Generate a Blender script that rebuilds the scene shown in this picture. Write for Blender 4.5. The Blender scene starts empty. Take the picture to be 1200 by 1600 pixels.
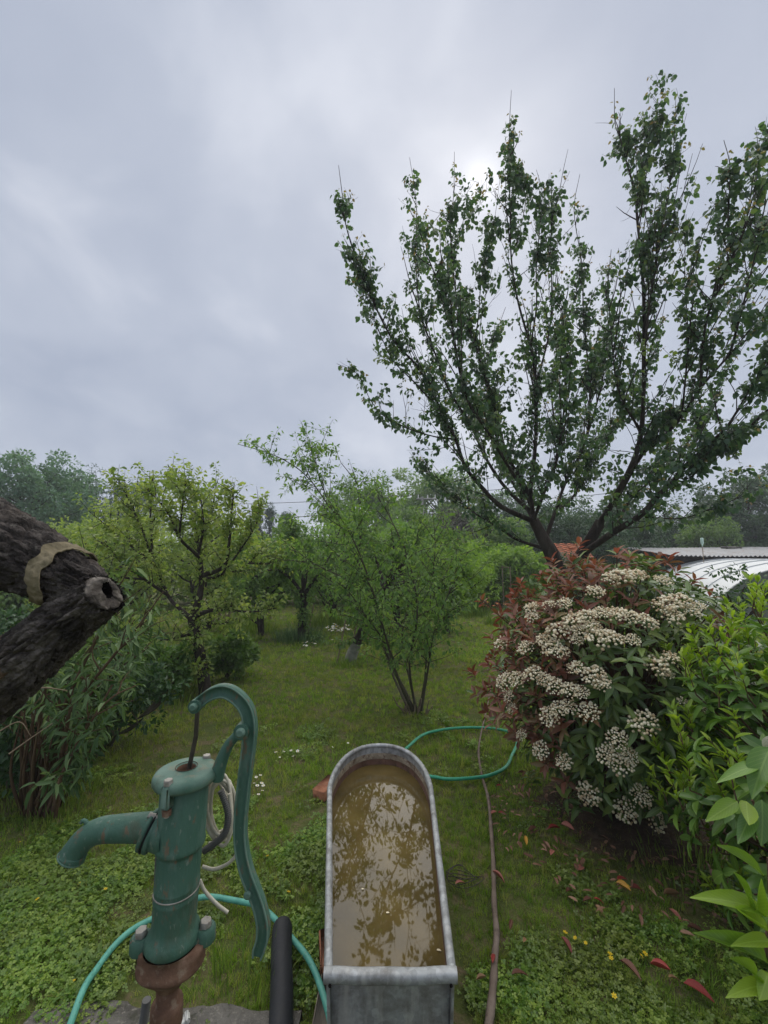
import bpy, math, random
import numpy as np
from mathutils import Vector, Matrix, noise

random.seed(7)
RNG = np.random.default_rng(11)
SC = bpy.context.scene
COL = SC.collection

# ------------------------------------------------------------------ camera, sky, sun, exposure
F_PX, EYE, PITCH = 650.0, 1.60, math.atan(70 / 650.0)      # photo pixels (1200 x 1600)
cam_d = bpy.data.cameras.new('camera')
cam_d.sensor_fit = 'AUTO'; cam_d.sensor_width = 36.0; cam_d.lens = F_PX / 1600.0 * 36.0
cam_d.clip_start = 0.02; cam_d.clip_end = 2000
cam = bpy.data.objects.new('camera', cam_d); COL.objects.link(cam)
cam.location = (0, 0, EYE); cam.rotation_euler = (math.pi / 2 + PITCH, 0, 0)
SC.camera = cam

SUN_AZ = math.atan2(135 / 650.0, 0.80)                      # right of straight ahead
SUN_EL = math.radians(43.5)
SUN_DIR = (math.sin(SUN_AZ) * math.cos(SUN_EL), math.cos(SUN_AZ) * math.cos(SUN_EL), math.sin(SUN_EL))

world = bpy.data.worlds.new('World'); SC.world = world
world.use_nodes = True
def build_world():
    nt = world.node_tree; N = nt.nodes; L = nt.links; N.clear()
    out = N.new('ShaderNodeOutputWorld'); bg = N.new('ShaderNodeBackground')
    L.new(bg.outputs[0], out.inputs[0])
    sky = N.new('ShaderNodeTexSky'); sky.sky_type = 'NISHITA'; sky.sun_disc = False
    sky.sun_elevation = SUN_EL; sky.sun_rotation = SUN_AZ
    sky.air_density = 1.0; sky.dust_density = 2.0; sky.ozone_density = 1.5
    geo = N.new('ShaderNodeTexCoord')
    def math_(op, a, b=None, c=None, clamp=False):
        m = N.new('ShaderNodeMath'); m.operation = op; m.use_clamp = clamp
        for i, v in enumerate((a, b, c)):
            if v is None: continue
            if isinstance(v, (int, float)): m.inputs[i].default_value = v
            else: L.new(v, m.inputs[i])
        return m.outputs[0]
    sep = N.new('ShaderNodeSeparateXYZ'); L.new(geo.outputs['Generated'], sep.inputs[0])
    zz = math_('ADD', math_('MAXIMUM', sep.outputs[2], 0.0), 0.42)
    cx = math_('DIVIDE', sep.outputs[0], zz); cy = math_('DIVIDE', sep.outputs[1], zz)
    cmb = N.new('ShaderNodeCombineXYZ'); L.new(cx, cmb.inputs[0]); L.new(cy, cmb.inputs[1])
    mp = N.new('ShaderNodeMapping'); mp.inputs['Rotation'].default_value = (0, 0, 0.6); mp.inputs['Scale'].default_value = (1.0, 0.9, 1)
    L.new(cmb.outputs[0], mp.inputs[0])
    def nz(scale, det, rough, dist=0.0, off=0.0):
        n = N.new('ShaderNodeTexNoise'); n.inputs['Scale'].default_value = scale; n.inputs['Detail'].default_value = det
        n.inputs['Roughness'].default_value = rough; n.inputs['Distortion'].default_value = dist
        m2 = N.new('ShaderNodeMapping'); m2.inputs['Location'].default_value = (off, off * .7, 0)
        L.new(mp.outputs[0], m2.inputs[0]); L.new(m2.outputs[0], n.inputs[0]); return n.outputs['Fac']
    n1 = nz(1.3, 4, 0.5, 0.3, 3.1); n2 = nz(4.2, 4, 0.5, 0.3, 9.7)
    cl = math_('ADD', math_('MULTIPLY', n1, 0.55), math_('MULTIPLY', n2, 0.45))
    ramp = N.new('ShaderNodeValToRGB'); L.new(cl, ramp.inputs[0])
    e = ramp.color_ramp.elements
    e[0].position = 0.36; e[0].color = (0.330, 0.370, 0.460, 1)
    e[1].position = 0.64; e[1].color = (0.520, 0.550, 0.625, 1)
    m = ramp.color_ramp.elements.new(0.5); m.color = (0.392, 0.430, 0.515, 1)
    # sun seen through the cloud layer: a wide aureole and a small bright core
    dot = N.new('ShaderNodeVectorMath'); dot.operation = 'DOT_PRODUCT'
    L.new(geo.outputs['Generated'], dot.inputs[0]); dot.inputs[1].default_value = SUN_DIR
    d = math_('MAXIMUM', dot.outputs['Value'], 0.0)
    g1 = math_('MULTIPLY', math_('POWER', d, 7.0), 0.05)
    g2 = math_('MULTIPLY', math_('POWER', d, 90.0), 0.07)
    g3 = math_('MULTIPLY', math_('POWER', d, 1500.0), 0.30)
    g = math_('ADD', math_('ADD', g1, g2), g3)
    glow = N.new('ShaderNodeMixRGB'); glow.blend_type = 'MULTIPLY'; glow.inputs[0].default_value = 1
    glow.inputs[1].default_value = (1.0, 0.97, 0.92, 1); L.new(g, glow.inputs[2])
    add = N.new('ShaderNodeMixRGB'); add.blend_type = 'ADD'; add.inputs[0].default_value = 1
    L.new(ramp.outputs[0], add.inputs[1]); L.new(glow.outputs[0], add.inputs[2])
    sc = N.new('ShaderNodeMixRGB'); sc.blend_type = 'MULTIPLY'; sc.inputs[0].default_value = 1
    L.new(sky.outputs[0], sc.inputs[1]); sc.inputs[2].default_value = (0.06, 0.06, 0.06, 1)
    mix = N.new('ShaderNodeMixRGB'); mix.inputs[0].default_value = 0.93
    L.new(sc.outputs[0], mix.inputs[1]); L.new(add.outputs[0], mix.inputs[2])
    L.new(mix.outputs[0], bg.inputs[0]); bg.inputs[1].default_value = 0.54
build_world()

sun_d = bpy.data.lights.new('sun', 'SUN'); sun_d.energy = 1.5; sun_d.angle = math.radians(130); sun_d.color = (1.0, 0.945, 0.85)
sun = bpy.data.objects.new('sun', sun_d); COL.objects.link(sun)
sun.location = (5, 10, 20)
sun.rotation_euler = Vector((-SUN_DIR[0], -SUN_DIR[1], -SUN_DIR[2])).to_track_quat('-Z', 'Y').to_euler()

SC.view_settings.view_transform = 'Standard'; SC.view_settings.look = 'None'
SC.view_settings.exposure = 1.27; SC.view_settings.gamma = 1.0; SC.view_settings.use_curve_mapping = False
cy_ = SC.cycles
cy_.max_bounces = 6; cy_.diffuse_bounces = 3; cy_.glossy_bounces = 3; cy_.transmission_bounces = 4; cy_.transparent_max_bounces = 6
cy_.caustics_reflective = False; cy_.caustics_refractive = False
cy_.use_denoising = True
try:
    cy_.denoiser = 'OPENIMAGEDENOISE'; cy_.denoising_input_passes = 'RGB_ALBEDO_NORMAL'
except Exception:
    pass

# ------------------------------------------------------------------ pixel <-> place helpers
CP, SP = math.cos(PITCH), math.sin(PITCH)
def ray(px, py):
    u = (px - 600) / F_PX; v = (800 - py) / F_PX
    return np.array([u, CP - v * SP, SP + v * CP])
def P(px, py, Y):
    d = ray(px, py); t = Y / d[1]
    return np.array([d[0] * t, Y, EYE + d[2] * t])
def G(px, py, z=0.0):
    d = ray(px, py); t = (z - EYE) / d[2]
    return np.array([d[0] * t, d[1] * t, z])
def project(p):
    p = np.asarray(p, float); x, y, z = p[..., 0], p[..., 1], p[..., 2] - EYE
    f = y * CP + z * SP; u = x / f; v = (-y * SP + z * CP) / f
    return 600 + u * F_PX, 800 - v * F_PX, f
def nrm(v):
    v = np.asarray(v, float); return v / (np.linalg.norm(v, axis=-1, keepdims=True) + 1e-9)

# ------------------------------------------------------------------ mesh helpers
class MB:
    """collects geometry in world coordinates; build() makes ONE mesh object"""
    def __init__(self): self.V = []; self.F = {}; self.n = 0; self.A = []
    def add(self, V, F, a=0.5):
        V = np.asarray(V, float).reshape(-1, 3)
        if isinstance(F, np.ndarray): groups = [F]
        else:
            d = {}
            for f in F: d.setdefault(len(f), []).append(f)
            groups = [np.array(x) for x in d.values()]
        for g in groups: self.F.setdefault(g.shape[1], []).append(g + self.n)
        self.V.append(V); self.n += len(V)
        self.A.append(np.full(len(V), a) if np.isscalar(a) else np.asarray(a, float))
        return self
    def mesh(self, name, mat=None, origin=(0, 0, 0), smooth=True):
        me = bpy.data.meshes.new(name)
        V = np.concatenate(self.V) - np.asarray(origin, float)
        me.vertices.add(len(V)); me.vertices.foreach_set('co', V.astype(np.float32).ravel())
        li, ls, st = [], [], 0
        for k, gs in self.F.items():
            g = np.concatenate(gs); li.append(g.ravel()); ls.append(np.arange(len(g)) * k + st); st += g.size
        li = np.concatenate(li); ls = np.concatenate(ls)
        me.loops.add(len(li)); me.loops.foreach_set('vertex_index', li.astype(np.int32))
        me.polygons.add(len(ls)); me.polygons.foreach_set('loop_start', ls.astype(np.int32))
        me.update(calc_edges=True); me.validate()
        if smooth: me.polygons.foreach_set('use_smooth', np.ones(len(me.polygons), bool))
        at = me.attributes.new('v', 'FLOAT', 'POINT'); A = np.concatenate(self.A)
        if len(A) == len(me.vertices): at.data.foreach_set('value', A.astype(np.float32))
        if mat is not None: me.materials.append(mat)
        return me
    def build(self, name, mat=None, parent=None, origin=None, smooth=True):
        if origin is None: origin = tuple(wloc(parent)) if parent else (0, 0, 0)
        me = self.mesh(name, mat, origin, smooth)
        o = bpy.data.objects.new(name, me); COL.objects.link(o)
        if parent: o.parent = parent; o.location = np.array(origin) - wloc(parent)
        else: o.location = origin
        return o
def wloc(o):
    l = np.zeros(3)
    while o is not None: l = l + np.array(o.location); o = o.parent
    return l
def thing(name, label, cat, loc=(0, 0, 0), group=None):
    o = bpy.data.objects.new(name, None); COL.objects.link(o); o.location = tuple(loc); o.empty_display_size = 0.1
    return tag(o, label, cat, group)
def tag(o, label=None, cat=None, group=None, kind=None):
    if label: o['label'] = label
    if cat: o['category'] = cat
    if group: o['group'] = group
    if kind: o['kind'] = kind
    return o

def cr(pts, n=6):
    """Catmull-Rom through pts (rows may carry a radius as 4th value)"""
    p = np.asarray(pts, float)
    if len(p) < 3: 
        t = np.linspace(0, 1, n + 1)[:, None]; return p[0] * (1 - t) + p[1] * t
    q = np.vstack([2 * p[0] - p[1], p, 2 * p[-1] - p[-2]]); out = []
    for i in range(1, len(q) - 2):
        t = np.linspace(0, 1, n, endpoint=False)[:, None]
        a, b, c, d = q[i - 1], q[i], q[i + 1], q[i + 2]
        out.append(.5 * ((2 * b) + (-a + c) * t + (2 * a - 5 * b + 4 * c - d) * t ** 2 + (-a + 3 * b - 3 * c + d) * t ** 3))
    out.append(p[-1:]); return np.vstack(out)
def frames(p):
    T = np.gradient(p, axis=0); T = nrm(T)
    u = np.cross(T[0], [0, 0, 1.0]); 
    if np.linalg.norm(u) < .1: u = np.cross(T[0], [1.0, 0, 0])
    u = u / np.linalg.norm(u); U = [u]
    for i in range(1, len(p)):
        u = U[-1] - T[i] * np.dot(U[-1], T[i]); u = u / (np.linalg.norm(u) + 1e-9); U.append(u)
    U = np.array(U); return T, U, np.cross(T, U)
def tube(mb, pts, r, sides=8, cap=True, a=0.5, jitter=0.0, prof=None):
    p = np.asarray(pts, float)[:, :3]; n = len(p)
    r = np.full(n, r) if np.isscalar(r) else np.asarray(r, float)
    T, U, W = frames(p)
    an = np.linspace(0, 2 * math.pi, sides, endpoint=False)
    cs, sn = np.cos(an), np.sin(an)
    if prof is not None: cs, sn = prof[:, 0], prof[:, 1]; sides = len(prof)
    rr = r[:, None] * np.ones((n, sides))
    if jitter: rr = rr * (1 + jitter * RNG.normal(size=(n, sides)))
    V = p[:, None] + U[:, None] * (rr * cs)[..., None] + W[:, None] * (rr * sn)[..., None]
    i = np.arange(n - 1)[:, None]; j = np.arange(sides)[None]; j2 = (j + 1) % sides
    Fq = np.stack([(i * sides + j), (i * sides + j2), ((i + 1) * sides + j2), ((i + 1) * sides + j)], -1).reshape(-1, 4)
    mb.add(V.reshape(-1, 3), Fq, a)
    if cap:
        for k, rev in ((0, True), (n - 1, False)):
            c = np.vstack([V[k], p[k][None]]); s = len(V[k])
            f = np.array([[x, (x + 1) % s, s] for x in range(s)])
            mb.add(c, f[:, ::-1] if rev else f, a)
    return mb
def lathe(mb, prof, centre, sides=28, shear=(0, 0), sx=1, sy=1, a=0.5, cap=True):
    """prof rows (r, z) from top or bottom; centre (x, y); shear leans the axis"""
    an = np.linspace(0, 2 * math.pi, sides, endpoint=False)
    V = []
    for r, z in prof:
        V.append(np.stack([centre[0] + shear[0] * z + r * sx * np.cos(an), centre[1] + shear[1] * z + r * sy * np.sin(an), np.full(sides, z)], -1))
    V = np.array(V); n = len(prof)
    i = np.arange(n - 1)[:, None]; j = np.arange(sides)[None]; j2 = (j + 1) % sides
    Fq = np.stack([(i * sides + j), (i * sides + j2), ((i + 1) * sides + j2), ((i + 1) * sides + j)], -1).reshape(-1, 4)
    if prof[0][1] > prof[-1][1]: Fq = Fq[:, ::-1]
    mb.add(V.reshape(-1, 3), Fq, a)
    if cap:
        for k in (0, n - 1):
            if prof[k][0] < 1e-4: continue
            c = V[k]; f = np.arange(sides)[None]
            up = (k == 0) == (prof[0][1] > prof[-1][1])
            mb.add(c, f if up else f[:, ::-1], a)
    return mb
def box(mb, c, s, rot=None, bev=0.0, a=0.5):
    c = np.asarray(c, float); h = np.asarray(s, float) / 2
    if bev <= 0:
        V = np.array([[x, y, z] for x in (-1, 1) for y in (-1, 1) for z in (-1, 1)]) * h
        Fq = np.array([[0, 1, 3, 2], [4, 6, 7, 5], [0, 4, 5, 1], [2, 3, 7, 6], [0, 2, 6, 4], [1, 5, 7, 3]])
    else:
        V = []; idx = {}
        for ax in range(3):
            for sx in (-1, 1):
                for sy in (-1, 1):
                    for sz in (-1, 1):
                        v = np.array([sx, sy, sz]) * (h - bev); v[ax] = np.array([sx, sy, sz])[ax] * h[ax]
                        idx[(ax, sx, sy, sz)] = len(V); V.append(v)
        V = np.array(V); Fq = []
        S = (-1, 1)
        for ax in range(3):
            o = [k for k in range(3) if k != ax]
            for s_ in S:
                q = []
                for (p_, r_) in ((-1, -1), (1, -1), (1, 1), (-1, 1)):
                    k = [0, 0, 0]; k[ax] = s_; k[o[0]] = p_; k[o[1]] = r_; q.append(idx[(ax, *k)])
                Fq.append(q if (s_ > 0) == (ax != 1) else q[::-1])
        for ax in range(3):
            o = [k for k in range(3) if k != ax]
            for p_ in S:
                for r_ in S:
                    q = []
                    for (fa, s_) in ((o[0], -1), (o[0], 1), (o[1], 1), (o[1], -1)):
                        k = [0, 0, 0]; k[ax] = s_; k[o[0]] = p_; k[o[1]] = r_; q.append(idx[(fa, *k)])
                    Fq.append(q)
        for sx in S:
            for sy in S:
                for sz in S: Fq.append([idx[(0, sx, sy, sz)], idx[(1, sx, sy, sz)], idx[(2, sx, sy, sz)]])
    if rot is not None: V = V @ np.array(rot).T
    mb.add(V + c, Fq if isinstance(Fq, np.ndarray) else [list(map(int, f)) for f in Fq], a); return mb
def rotz(a): return np.array([[math.cos(a), -math.sin(a), 0], [math.sin(a), math.cos(a), 0], [0, 0, 1]])
def sphere(mb, c, r, seg=10, ring=6, sc=(1, 1, 1), a=0.5):
    V = [[0, 0, 1]]; 
    for i in range(1, ring):
        th = math.pi * i / ring
        for j in range(seg): ph = 2 * math.pi * j / seg; V.append([math.sin(th) * math.cos(ph), math.sin(th) * math.sin(ph), math.cos(th)])
    V.append([0, 0, -1]); V = np.array(V) * np.array(sc) * r + np.asarray(c, float)
    Fq = []
    for j in range(seg): Fq.append([0, 1 + j, 1 + (j + 1) % seg])
    for i in range(ring - 2):
        for j in range(seg):
            a0 = 1 + i * seg + j; a1 = 1 + i * seg + (j + 1) % seg; Fq.append([a0, a0 + seg, a1 + seg, a1])
    b = len(V) - 1; s0 = 1 + (ring - 2) * seg
    for j in range(seg): Fq.append([b, s0 + (j + 1) % seg, s0 + j])
    mb.add(V, Fq, a); return mb
def orient(axis):
    """rotation matrix whose z column is axis"""
    z = nrm(np.asarray(axis, float)); x = np.cross([0, 0, 1.0], z)
    if np.linalg.norm(x) < 1e-3: x = np.array([1.0, 0, 0])
    x = nrm(x); return np.stack([x, np.cross(z, x), z], 1)
def disc_cyl(mb, c, axis, r, h, sides=12, bev=0.15, a=0.5, c2=1.0):
    R = orient(axis); b = MB(); lathe(b, [(r * (1 - bev), h), (r, h * (1 - .3)), (r * c2, 0)][::-1], (0, 0), sides)
    for V, in zip(b.V): pass
    off = 0
    for V, A in zip(b.V, b.A): pass
    V = np.concatenate(b.V) @ R.T + np.asarray(c, float)
    F = []
    for k, gs in b.F.items():
        for g in gs: F += g.tolist()
    mb.add(V, F, a); return mb

# ------------------------------------------------------------------ leaves
T_HI = np.array([[0, 0, 0], [.28, -.44, .07], [.28, 0, 0], [.28, .44, .07], [.68, -.36, .0], [.68, 0, -.07], [.68, .36, .0], [1, 0, -.2]])
F_HI = np.array([[0, 2, 1], [0, 3, 2], [1, 2, 5], [1, 5, 4], [2, 3, 6], [2, 6, 5], [4, 5, 7], [5, 6, 7]])
T_LO = np.array([[0, 0, 0], [.42, -.5, .05], [.42, .5, .05], [1, 0, -.14]])
F_LO = np.array([[0, 2, 3], [0, 3, 1]])
def leaves(mb, pos, axis, nor, L, W, a, hi=True):
    T, Fm = (T_HI, F_HI) if hi else (T_LO, F_LO)
    pos = np.asarray(pos, float); n = len(pos)
    if n == 0: return
    X = nrm(axis); Y = nrm(np.cross(nor, X)); Z = np.cross(X, Y)
    L = np.broadcast_to(L, (n,)).astype(float); W = np.broadcast_to(W, (n,)).astype(float)
    V = pos[:, None] + X[:, None] * (T[:, 0][None] * L[:, None])[..., None] + Y[:, None] * (T[:, 1][None] * W[:, None])[..., None] + Z[:, None] * (T[:, 2][None] * L[:, None])[..., None]
    k = len(T); Fq = (Fm[None] + (np.arange(n) * k)[:, None, None]).reshape(-1, 3)
    a = np.repeat(np.broadcast_to(a, (n,)), k)
    mb.add(V.reshape(-1, 3), Fq, a)
def rnd_dir(n): return nrm(RNG.normal(size=(n, 3)))
def along(path, n, t0=0.0, t1=1.0):
    """n random points and tangents on a path"""
    path = np.asarray(path)[:, :3]; d = np.r_[0, np.cumsum(np.linalg.norm(np.diff(path, axis=0), axis=1))]
    s = RNG.uniform(t0, t1, n) * d[-1]; k = np.clip(np.searchsorted(d, s) - 1, 0, len(path) - 2)
    f = ((s - d[k]) / (d[k + 1] - d[k] + 1e-9))[:, None]
    return path[k] * (1 - f) + path[k + 1] * f, nrm(path[k + 1] - path[k]), s / (d[-1] + 1e-9)
def plen(path): return np.linalg.norm(np.diff(np.asarray(path)[:, :3], axis=0), axis=1).sum()

# ------------------------------------------------------------------ materials
def newmat(name):
    m = bpy.data.materials.new(name); m.use_nodes = True; nt = m.node_tree; nt.nodes.clear()
    out = nt.nodes.new('ShaderNodeOutputMaterial'); return m, nt, nt.nodes, nt.links, out
def ramp_node(N, stops):
    r = N.new('ShaderNodeValToRGB'); e = r.color_ramp.elements
    e[0].position = stops[0][0]; e[0].color = (*stops[0][1], 1); e[1].position = stops[-1][0]; e[1].color = (*stops[-1][1], 1)
    for p, c in stops[1:-1]: x = e.new(p); x.color = (*c, 1)
    return r
def leafmat(name, cols, trans=0.3, rough=0.5, spec=0.4, src='attr', tcol=None, patch=None, k=2.15, vein=False):
    m, nt, N, L, out = newmat(name)
    if src == 'attr': s = N.new('ShaderNodeAttribute'); s.attribute_name = 'v'; fac = s.outputs['Fac']
    else: s = N.new('ShaderNodeObjectInfo'); fac = s.outputs['Random']
    cols = [tuple(x * k for x in c) for c in cols]; st = [(i / (len(cols) - 1), c) for i, c in enumerate(cols)]
    r = ramp_node(N, st); L.new(fac, r.inputs[0]); col = r.outputs[0]
    if patch:                                                # large-scale variation of the lawn
        g = N.new('ShaderNodeNewGeometry'); nz = N.new('ShaderNodeTexNoise'); nz.inputs['Scale'].default_value = patch[0]; nz.inputs['Detail'].default_value = 4
        L.new(g.outputs['Position'], nz.inputs[0])
        rr = ramp_node(N, [(.42, (0, 0, 0)), (.62, (1, 1, 1))]); L.new(nz.outputs['Fac'], rr.inputs[0])
        mx = N.new('ShaderNodeMixRGB'); mf = N.new('ShaderNodeMath'); mf.operation = 'MULTIPLY'; mf.inputs[1].default_value = patch[2]
        L.new(rr.outputs[0], mf.inputs[0]); L.new(mf.outputs[0], mx.inputs[0]); L.new(col, mx.inputs[1]); mx.inputs[2].default_value = (*patch[1], 1); col = mx.outputs[0]
    if vein:                                                 # midrib and side veins of a single leaf
        tc = N.new('ShaderNodeTexCoord'); sp = N.new('ShaderNodeSeparateXYZ'); L.new(tc.outputs['Object'], sp.inputs[0])
        def mm(op, a, b_=None):
            x = N.new('ShaderNodeMath'); x.operation = op
            for i, v_ in enumerate((a, b_)):
                if v_ is None: continue
                if isinstance(v_, (int, float)): x.inputs[i].default_value = v_
                else: L.new(v_, x.inputs[i])
            return x.outputs[0]
        ay = mm('ABSOLUTE', sp.outputs[1]); rib = mm('LESS_THAN', ay, .03)
        sv = mm('GREATER_THAN', mm('SINE', mm('MULTIPLY', mm('SUBTRACT', sp.outputs[0], mm('MULTIPLY', ay, .9)), 62.0)), .78)
        f = mm('MINIMUM', mm('ADD', mm('MULTIPLY', rib, .55), mm('MULTIPLY', sv, .22)), .6)
        mv = N.new('ShaderNodeMixRGB'); L.new(f, mv.inputs[0]); L.new(col, mv.inputs[1])
        lt = N.new('ShaderNodeMixRGB'); lt.blend_type = 'ADD'; lt.inputs[0].default_value = 1; L.new(col, lt.inputs[1]); lt.inputs[2].default_value = (.12, .15, .05, 1); L.new(lt.outputs[0], mv.inputs[2]); col = mv.outputs[0]
    b = N.new('ShaderNodeBsdfPrincipled'); L.new(col, b.inputs['Base Color']); b.inputs['Roughness'].default_value = rough
    b.inputs['Specular IOR Level'].default_value = spec
    t = N.new('ShaderNodeBsdfTranslucent'); hs = N.new('ShaderNodeMixRGB'); hs.blend_type = 'MULTIPLY'; hs.inputs[0].default_value = 1
    L.new(col, hs.inputs[1]); hs.inputs[2].default_value = (*(tcol or (1.5, 1.6, 0.7)), 1); L.new(hs.outputs[0], t.inputs[0])
    mix = N.new('ShaderNodeMixShader'); mix.inputs[0].default_value = trans
    L.new(b.outputs[0], mix.inputs[1]); L.new(t.outputs[0], mix.inputs[2]); L.new(mix.outputs[0], out.inputs[0])
    return m
def surf(name, layers, rough=(0.5, 0.8), bump=0.3, bscale=40, spec=0.4, metal=0.0, stretch=(1, 1, 1), bdist=0.004, coord='Object'):
    """layers: [(noise scale, [(pos, colour)...], mix 0..1)] stacked; bump from a fine noise"""
    m, nt, N, L, out = newmat(name)
    tc = N.new('ShaderNodeTexCoord'); mp = N.new('ShaderNodeMapping'); mp.inputs['Scale'].default_value = stretch
    L.new(tc.outputs[coord], mp.inputs[0]); col = None; first = None
    for i, (sc, stops, fac) in enumerate(layers):
        nz = N.new('ShaderNodeTexNoise'); nz.inputs['Scale'].default_value = sc; nz.inputs['Detail'].default_value = 6; nz.inputs['Roughness'].default_value = .6
        mm = N.new('ShaderNodeMapping'); mm.inputs['Location'].default_value = (i * 7.3, i * 3.1, i * 5.7); L.new(mp.outputs[0], mm.inputs[0]); L.new(mm.outputs[0], nz.inputs[0])
        if col is None:
            r = ramp_node(N, stops); L.new(nz.outputs['Fac'], r.inputs[0]); col = r.outputs[0]; first = nz.outputs['Fac']
        else:                                                # stops: mask start, mask end, colour
            lo, hi, c = stops; r = ramp_node(N, [(lo, (0, 0, 0)), (hi, (1, 1, 1))]); L.new(nz.outputs['Fac'], r.inputs[0])
            f = N.new('ShaderNodeMath'); f.operation = 'MULTIPLY'; f.inputs[1].default_value = fac; L.new(r.outputs[0], f.inputs[0])
            mx = N.new('ShaderNodeMixRGB'); L.new(f.outputs[0], mx.inputs[0]); L.new(col, mx.inputs[1]); mx.inputs[2].default_value = (*c, 1); col = mx.outputs[0]
    b = N.new('ShaderNodeBsdfPrincipled'); L.new(col, b.inputs['Base Color']); b.inputs['Metallic'].default_value = metal
    b.inputs['Specular IOR Level'].default_value = spec
    mr = N.new('ShaderNodeMapRange'); mr.inputs['To Min'].default_value = rough[0]; mr.inputs['To Max'].default_value = rough[1]
    mr.inputs['From Min'].default_value = .3; mr.inputs['From Max'].default_value = .7; L.new(first, mr.inputs[0]); L.new(mr.outputs[0], b.inputs['Roughness'])
    if bump:
        bz = N.new('ShaderNodeTexNoise'); bz.inputs['Scale'].default_value = bscale; bz.inputs['Detail'].default_value = 5; L.new(mp.outputs[0], bz.inputs[0])
        bp = N.new('ShaderNodeBump'); bp.inputs['Strength'].default_value = bump; bp.inputs['Distance'].default_value = bdist
        L.new(bz.outputs['Fac'], bp.inputs['Height']); L.new(bp.outputs[0], b.inputs['Normal'])
    L.new(b.outputs[0], out.inputs[0]); return m

M = {}
M['ground'] = surf('ground', [(2.2, [(.3, (.060, .080, .022)), (.5, (.090, .106, .032)), (.7, (.15, .130, .062))], 1),
                              (9, (.52, .64, (.17, .125, .08)), .7), (30, (.5, .62, (.075, .105, .024)), .7)], (.9, 1), .8, 60, .1, bdist=.02)
M['grass'] = leafmat('grass', [(.050, .096, .010), (.084, .142, .016), (.122, .180, .026), (.19, .190, .060)], .42, .55, .25, 'obj', patch=(.9, (.25, .225, .075), .42))
M['tallgrass'] = leafmat('tall_grass', [(.045, .075, .015), (.075, .115, .022), (.12, .15, .04)], .35, .5, .25, 'attr')
M['bluegrass'] = leafmat('blue_grass', [(.03, .06, .03), (.045, .085, .045), (.09, .13, .06)], .3, .5, .25, 'attr')
M['clover'] = leafmat('clover', [(.040, .088, .012), (.082, .142, .020), (.150, .205, .034)], .35, .38, .5, 'obj', patch=(1.7, (.15, .14, .04), .5))
M['soil'] = surf('soil', [(6, [(.3, (.045, .033, .022)), (.7, (.125, .090, .062))], 1), (30, (.55, .65, (.12, .085, .06)), .5)], (.9, 1), 1, 50, .1, bdist=.02)
M['bark'] = surf('apricot_bark', [(5, [(.3, (.020, .015, .013)), (.55, (.045, .035, .029)), (.75, (.085, .070, .058))], 1), (14, (.56, .66, (.12, .115, .085)), .5)], (.8, 1), .9, 22, .15, stretch=(1, 1, .35), bdist=.02)
M['bark_light'] = surf('grey_bark', [(6, [(.3, (.050, .044, .030)), (.7, (.120, .108, .078))], 1), (14, (.52, .64, (.10, .115, .06)), .5)], (.8, 1), .7, 40, .15, stretch=(1, 1, .4), bdist=.01)
M['twig'] = surf('brown_twig', [(8, [(.3, (.070, .042, .025)), (.7, (.16, .105, .065))], 1)], (.8, 1), .4, 40, .15, stretch=(1, 1, .3))
M['dry'] = surf('dry_stem', [(8, [(.3, (.16, .12, .08)), (.7, (.34, .28, .20))], 1)], (.8, 1), .3, 60, .15)
M['stick'] = surf('stick_bark', [(9, [(.3, (.12, .085, .065)), (.7, (.25, .20, .165))], 1), (25, (.55, .66, (.08, .06, .045)), .6)], (.7, .9), .6, 60, .2, bdist=.004)
M['apricot'] = leafmat('apricot_leaf', [(.017, .038, .022), (.028, .058, .030), (.044, .080, .034), (.082, .112, .036)], .34, .40, .5)
M['apricot_tip'] = leafmat('apricot_young_leaf', [(.075, .085, .025), (.11, .075, .04), (.13, .10, .05)], .35, .42, .4)
M['pear'] = leafmat('pear_leaf', [(.048, .078, .020), (.080, .115, .032), (.122, .158, .046), (.175, .195, .068)], .42, .45, .4)
M['shrub'] = leafmat('airy_leaf', [(.032, .066, .020), (.052, .098, .028), (.080, .132, .036), (.12, .175, .048)], .42, .5, .35)
M['apple'] = leafmat('apple_leaf', [(.036, .070, .020), (.060, .102, .028), (.098, .142, .038)], .38, .5, .35)
M['budd'] = leafmat('grey_green_leaf', [(.020, .042, .014), (.036, .066, .024), (.066, .104, .042), (.11, .150, .070)], .25, .55, .3)
M['hedge'] = leafmat('hedge_leaf', [(.014, .036, .014), (.022, .050, .018), (.038, .072, .022)], .25, .45, .4)
M['bright'] = leafmat('bright_leaf', [(.050, .095, .016), (.085, .140, .022), (.125, .180, .030)], .38, .5, .35)
M['bluetree'] = leafmat('blue_green_leaf', [(.030, .065, .042), (.048, .092, .058), (.070, .120, .072)], .3, .5, .3)
M['conifer'] = leafmat('conifer_needles', [(.014, .034, .022), (.024, .050, .032), (.036, .066, .040)], .15, .55, .3)
M['plum'] = leafmat('plum_leaf', [(.020, .018, .018), (.030, .026, .024), (.040, .042, .026)], .2, .5, .3)
M['p_red'] = leafmat('photinia_red_leaf', [(.062, .036, .020), (.100, .046, .028), (.140, .060, .042), (.100, .082, .030)], .3, .33, .5, 'attr', (1.7, .9, .7))
M['p_green'] = leafmat('photinia_green_leaf', [(.026, .048, .015), (.044, .076, .020), (.066, .104, .026), (.10, .125, .034)], .22, .30, .55, 'attr')
M['p_red_o'] = leafmat('photinia_red_leaf_single', [(.062, .036, .020), (.100, .046, .028), (.140, .060, .042), (.100, .082, .030)], .3, .33, .5, 'obj', (1.7, .9, .7))
M['p_green_o'] = leafmat('photinia_green_leaf_single', [(.026, .048, .015), (.044, .076, .020), (.066, .104, .026), (.10, .125, .034)], .22, .32, .5, 'obj', vein=True)
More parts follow.
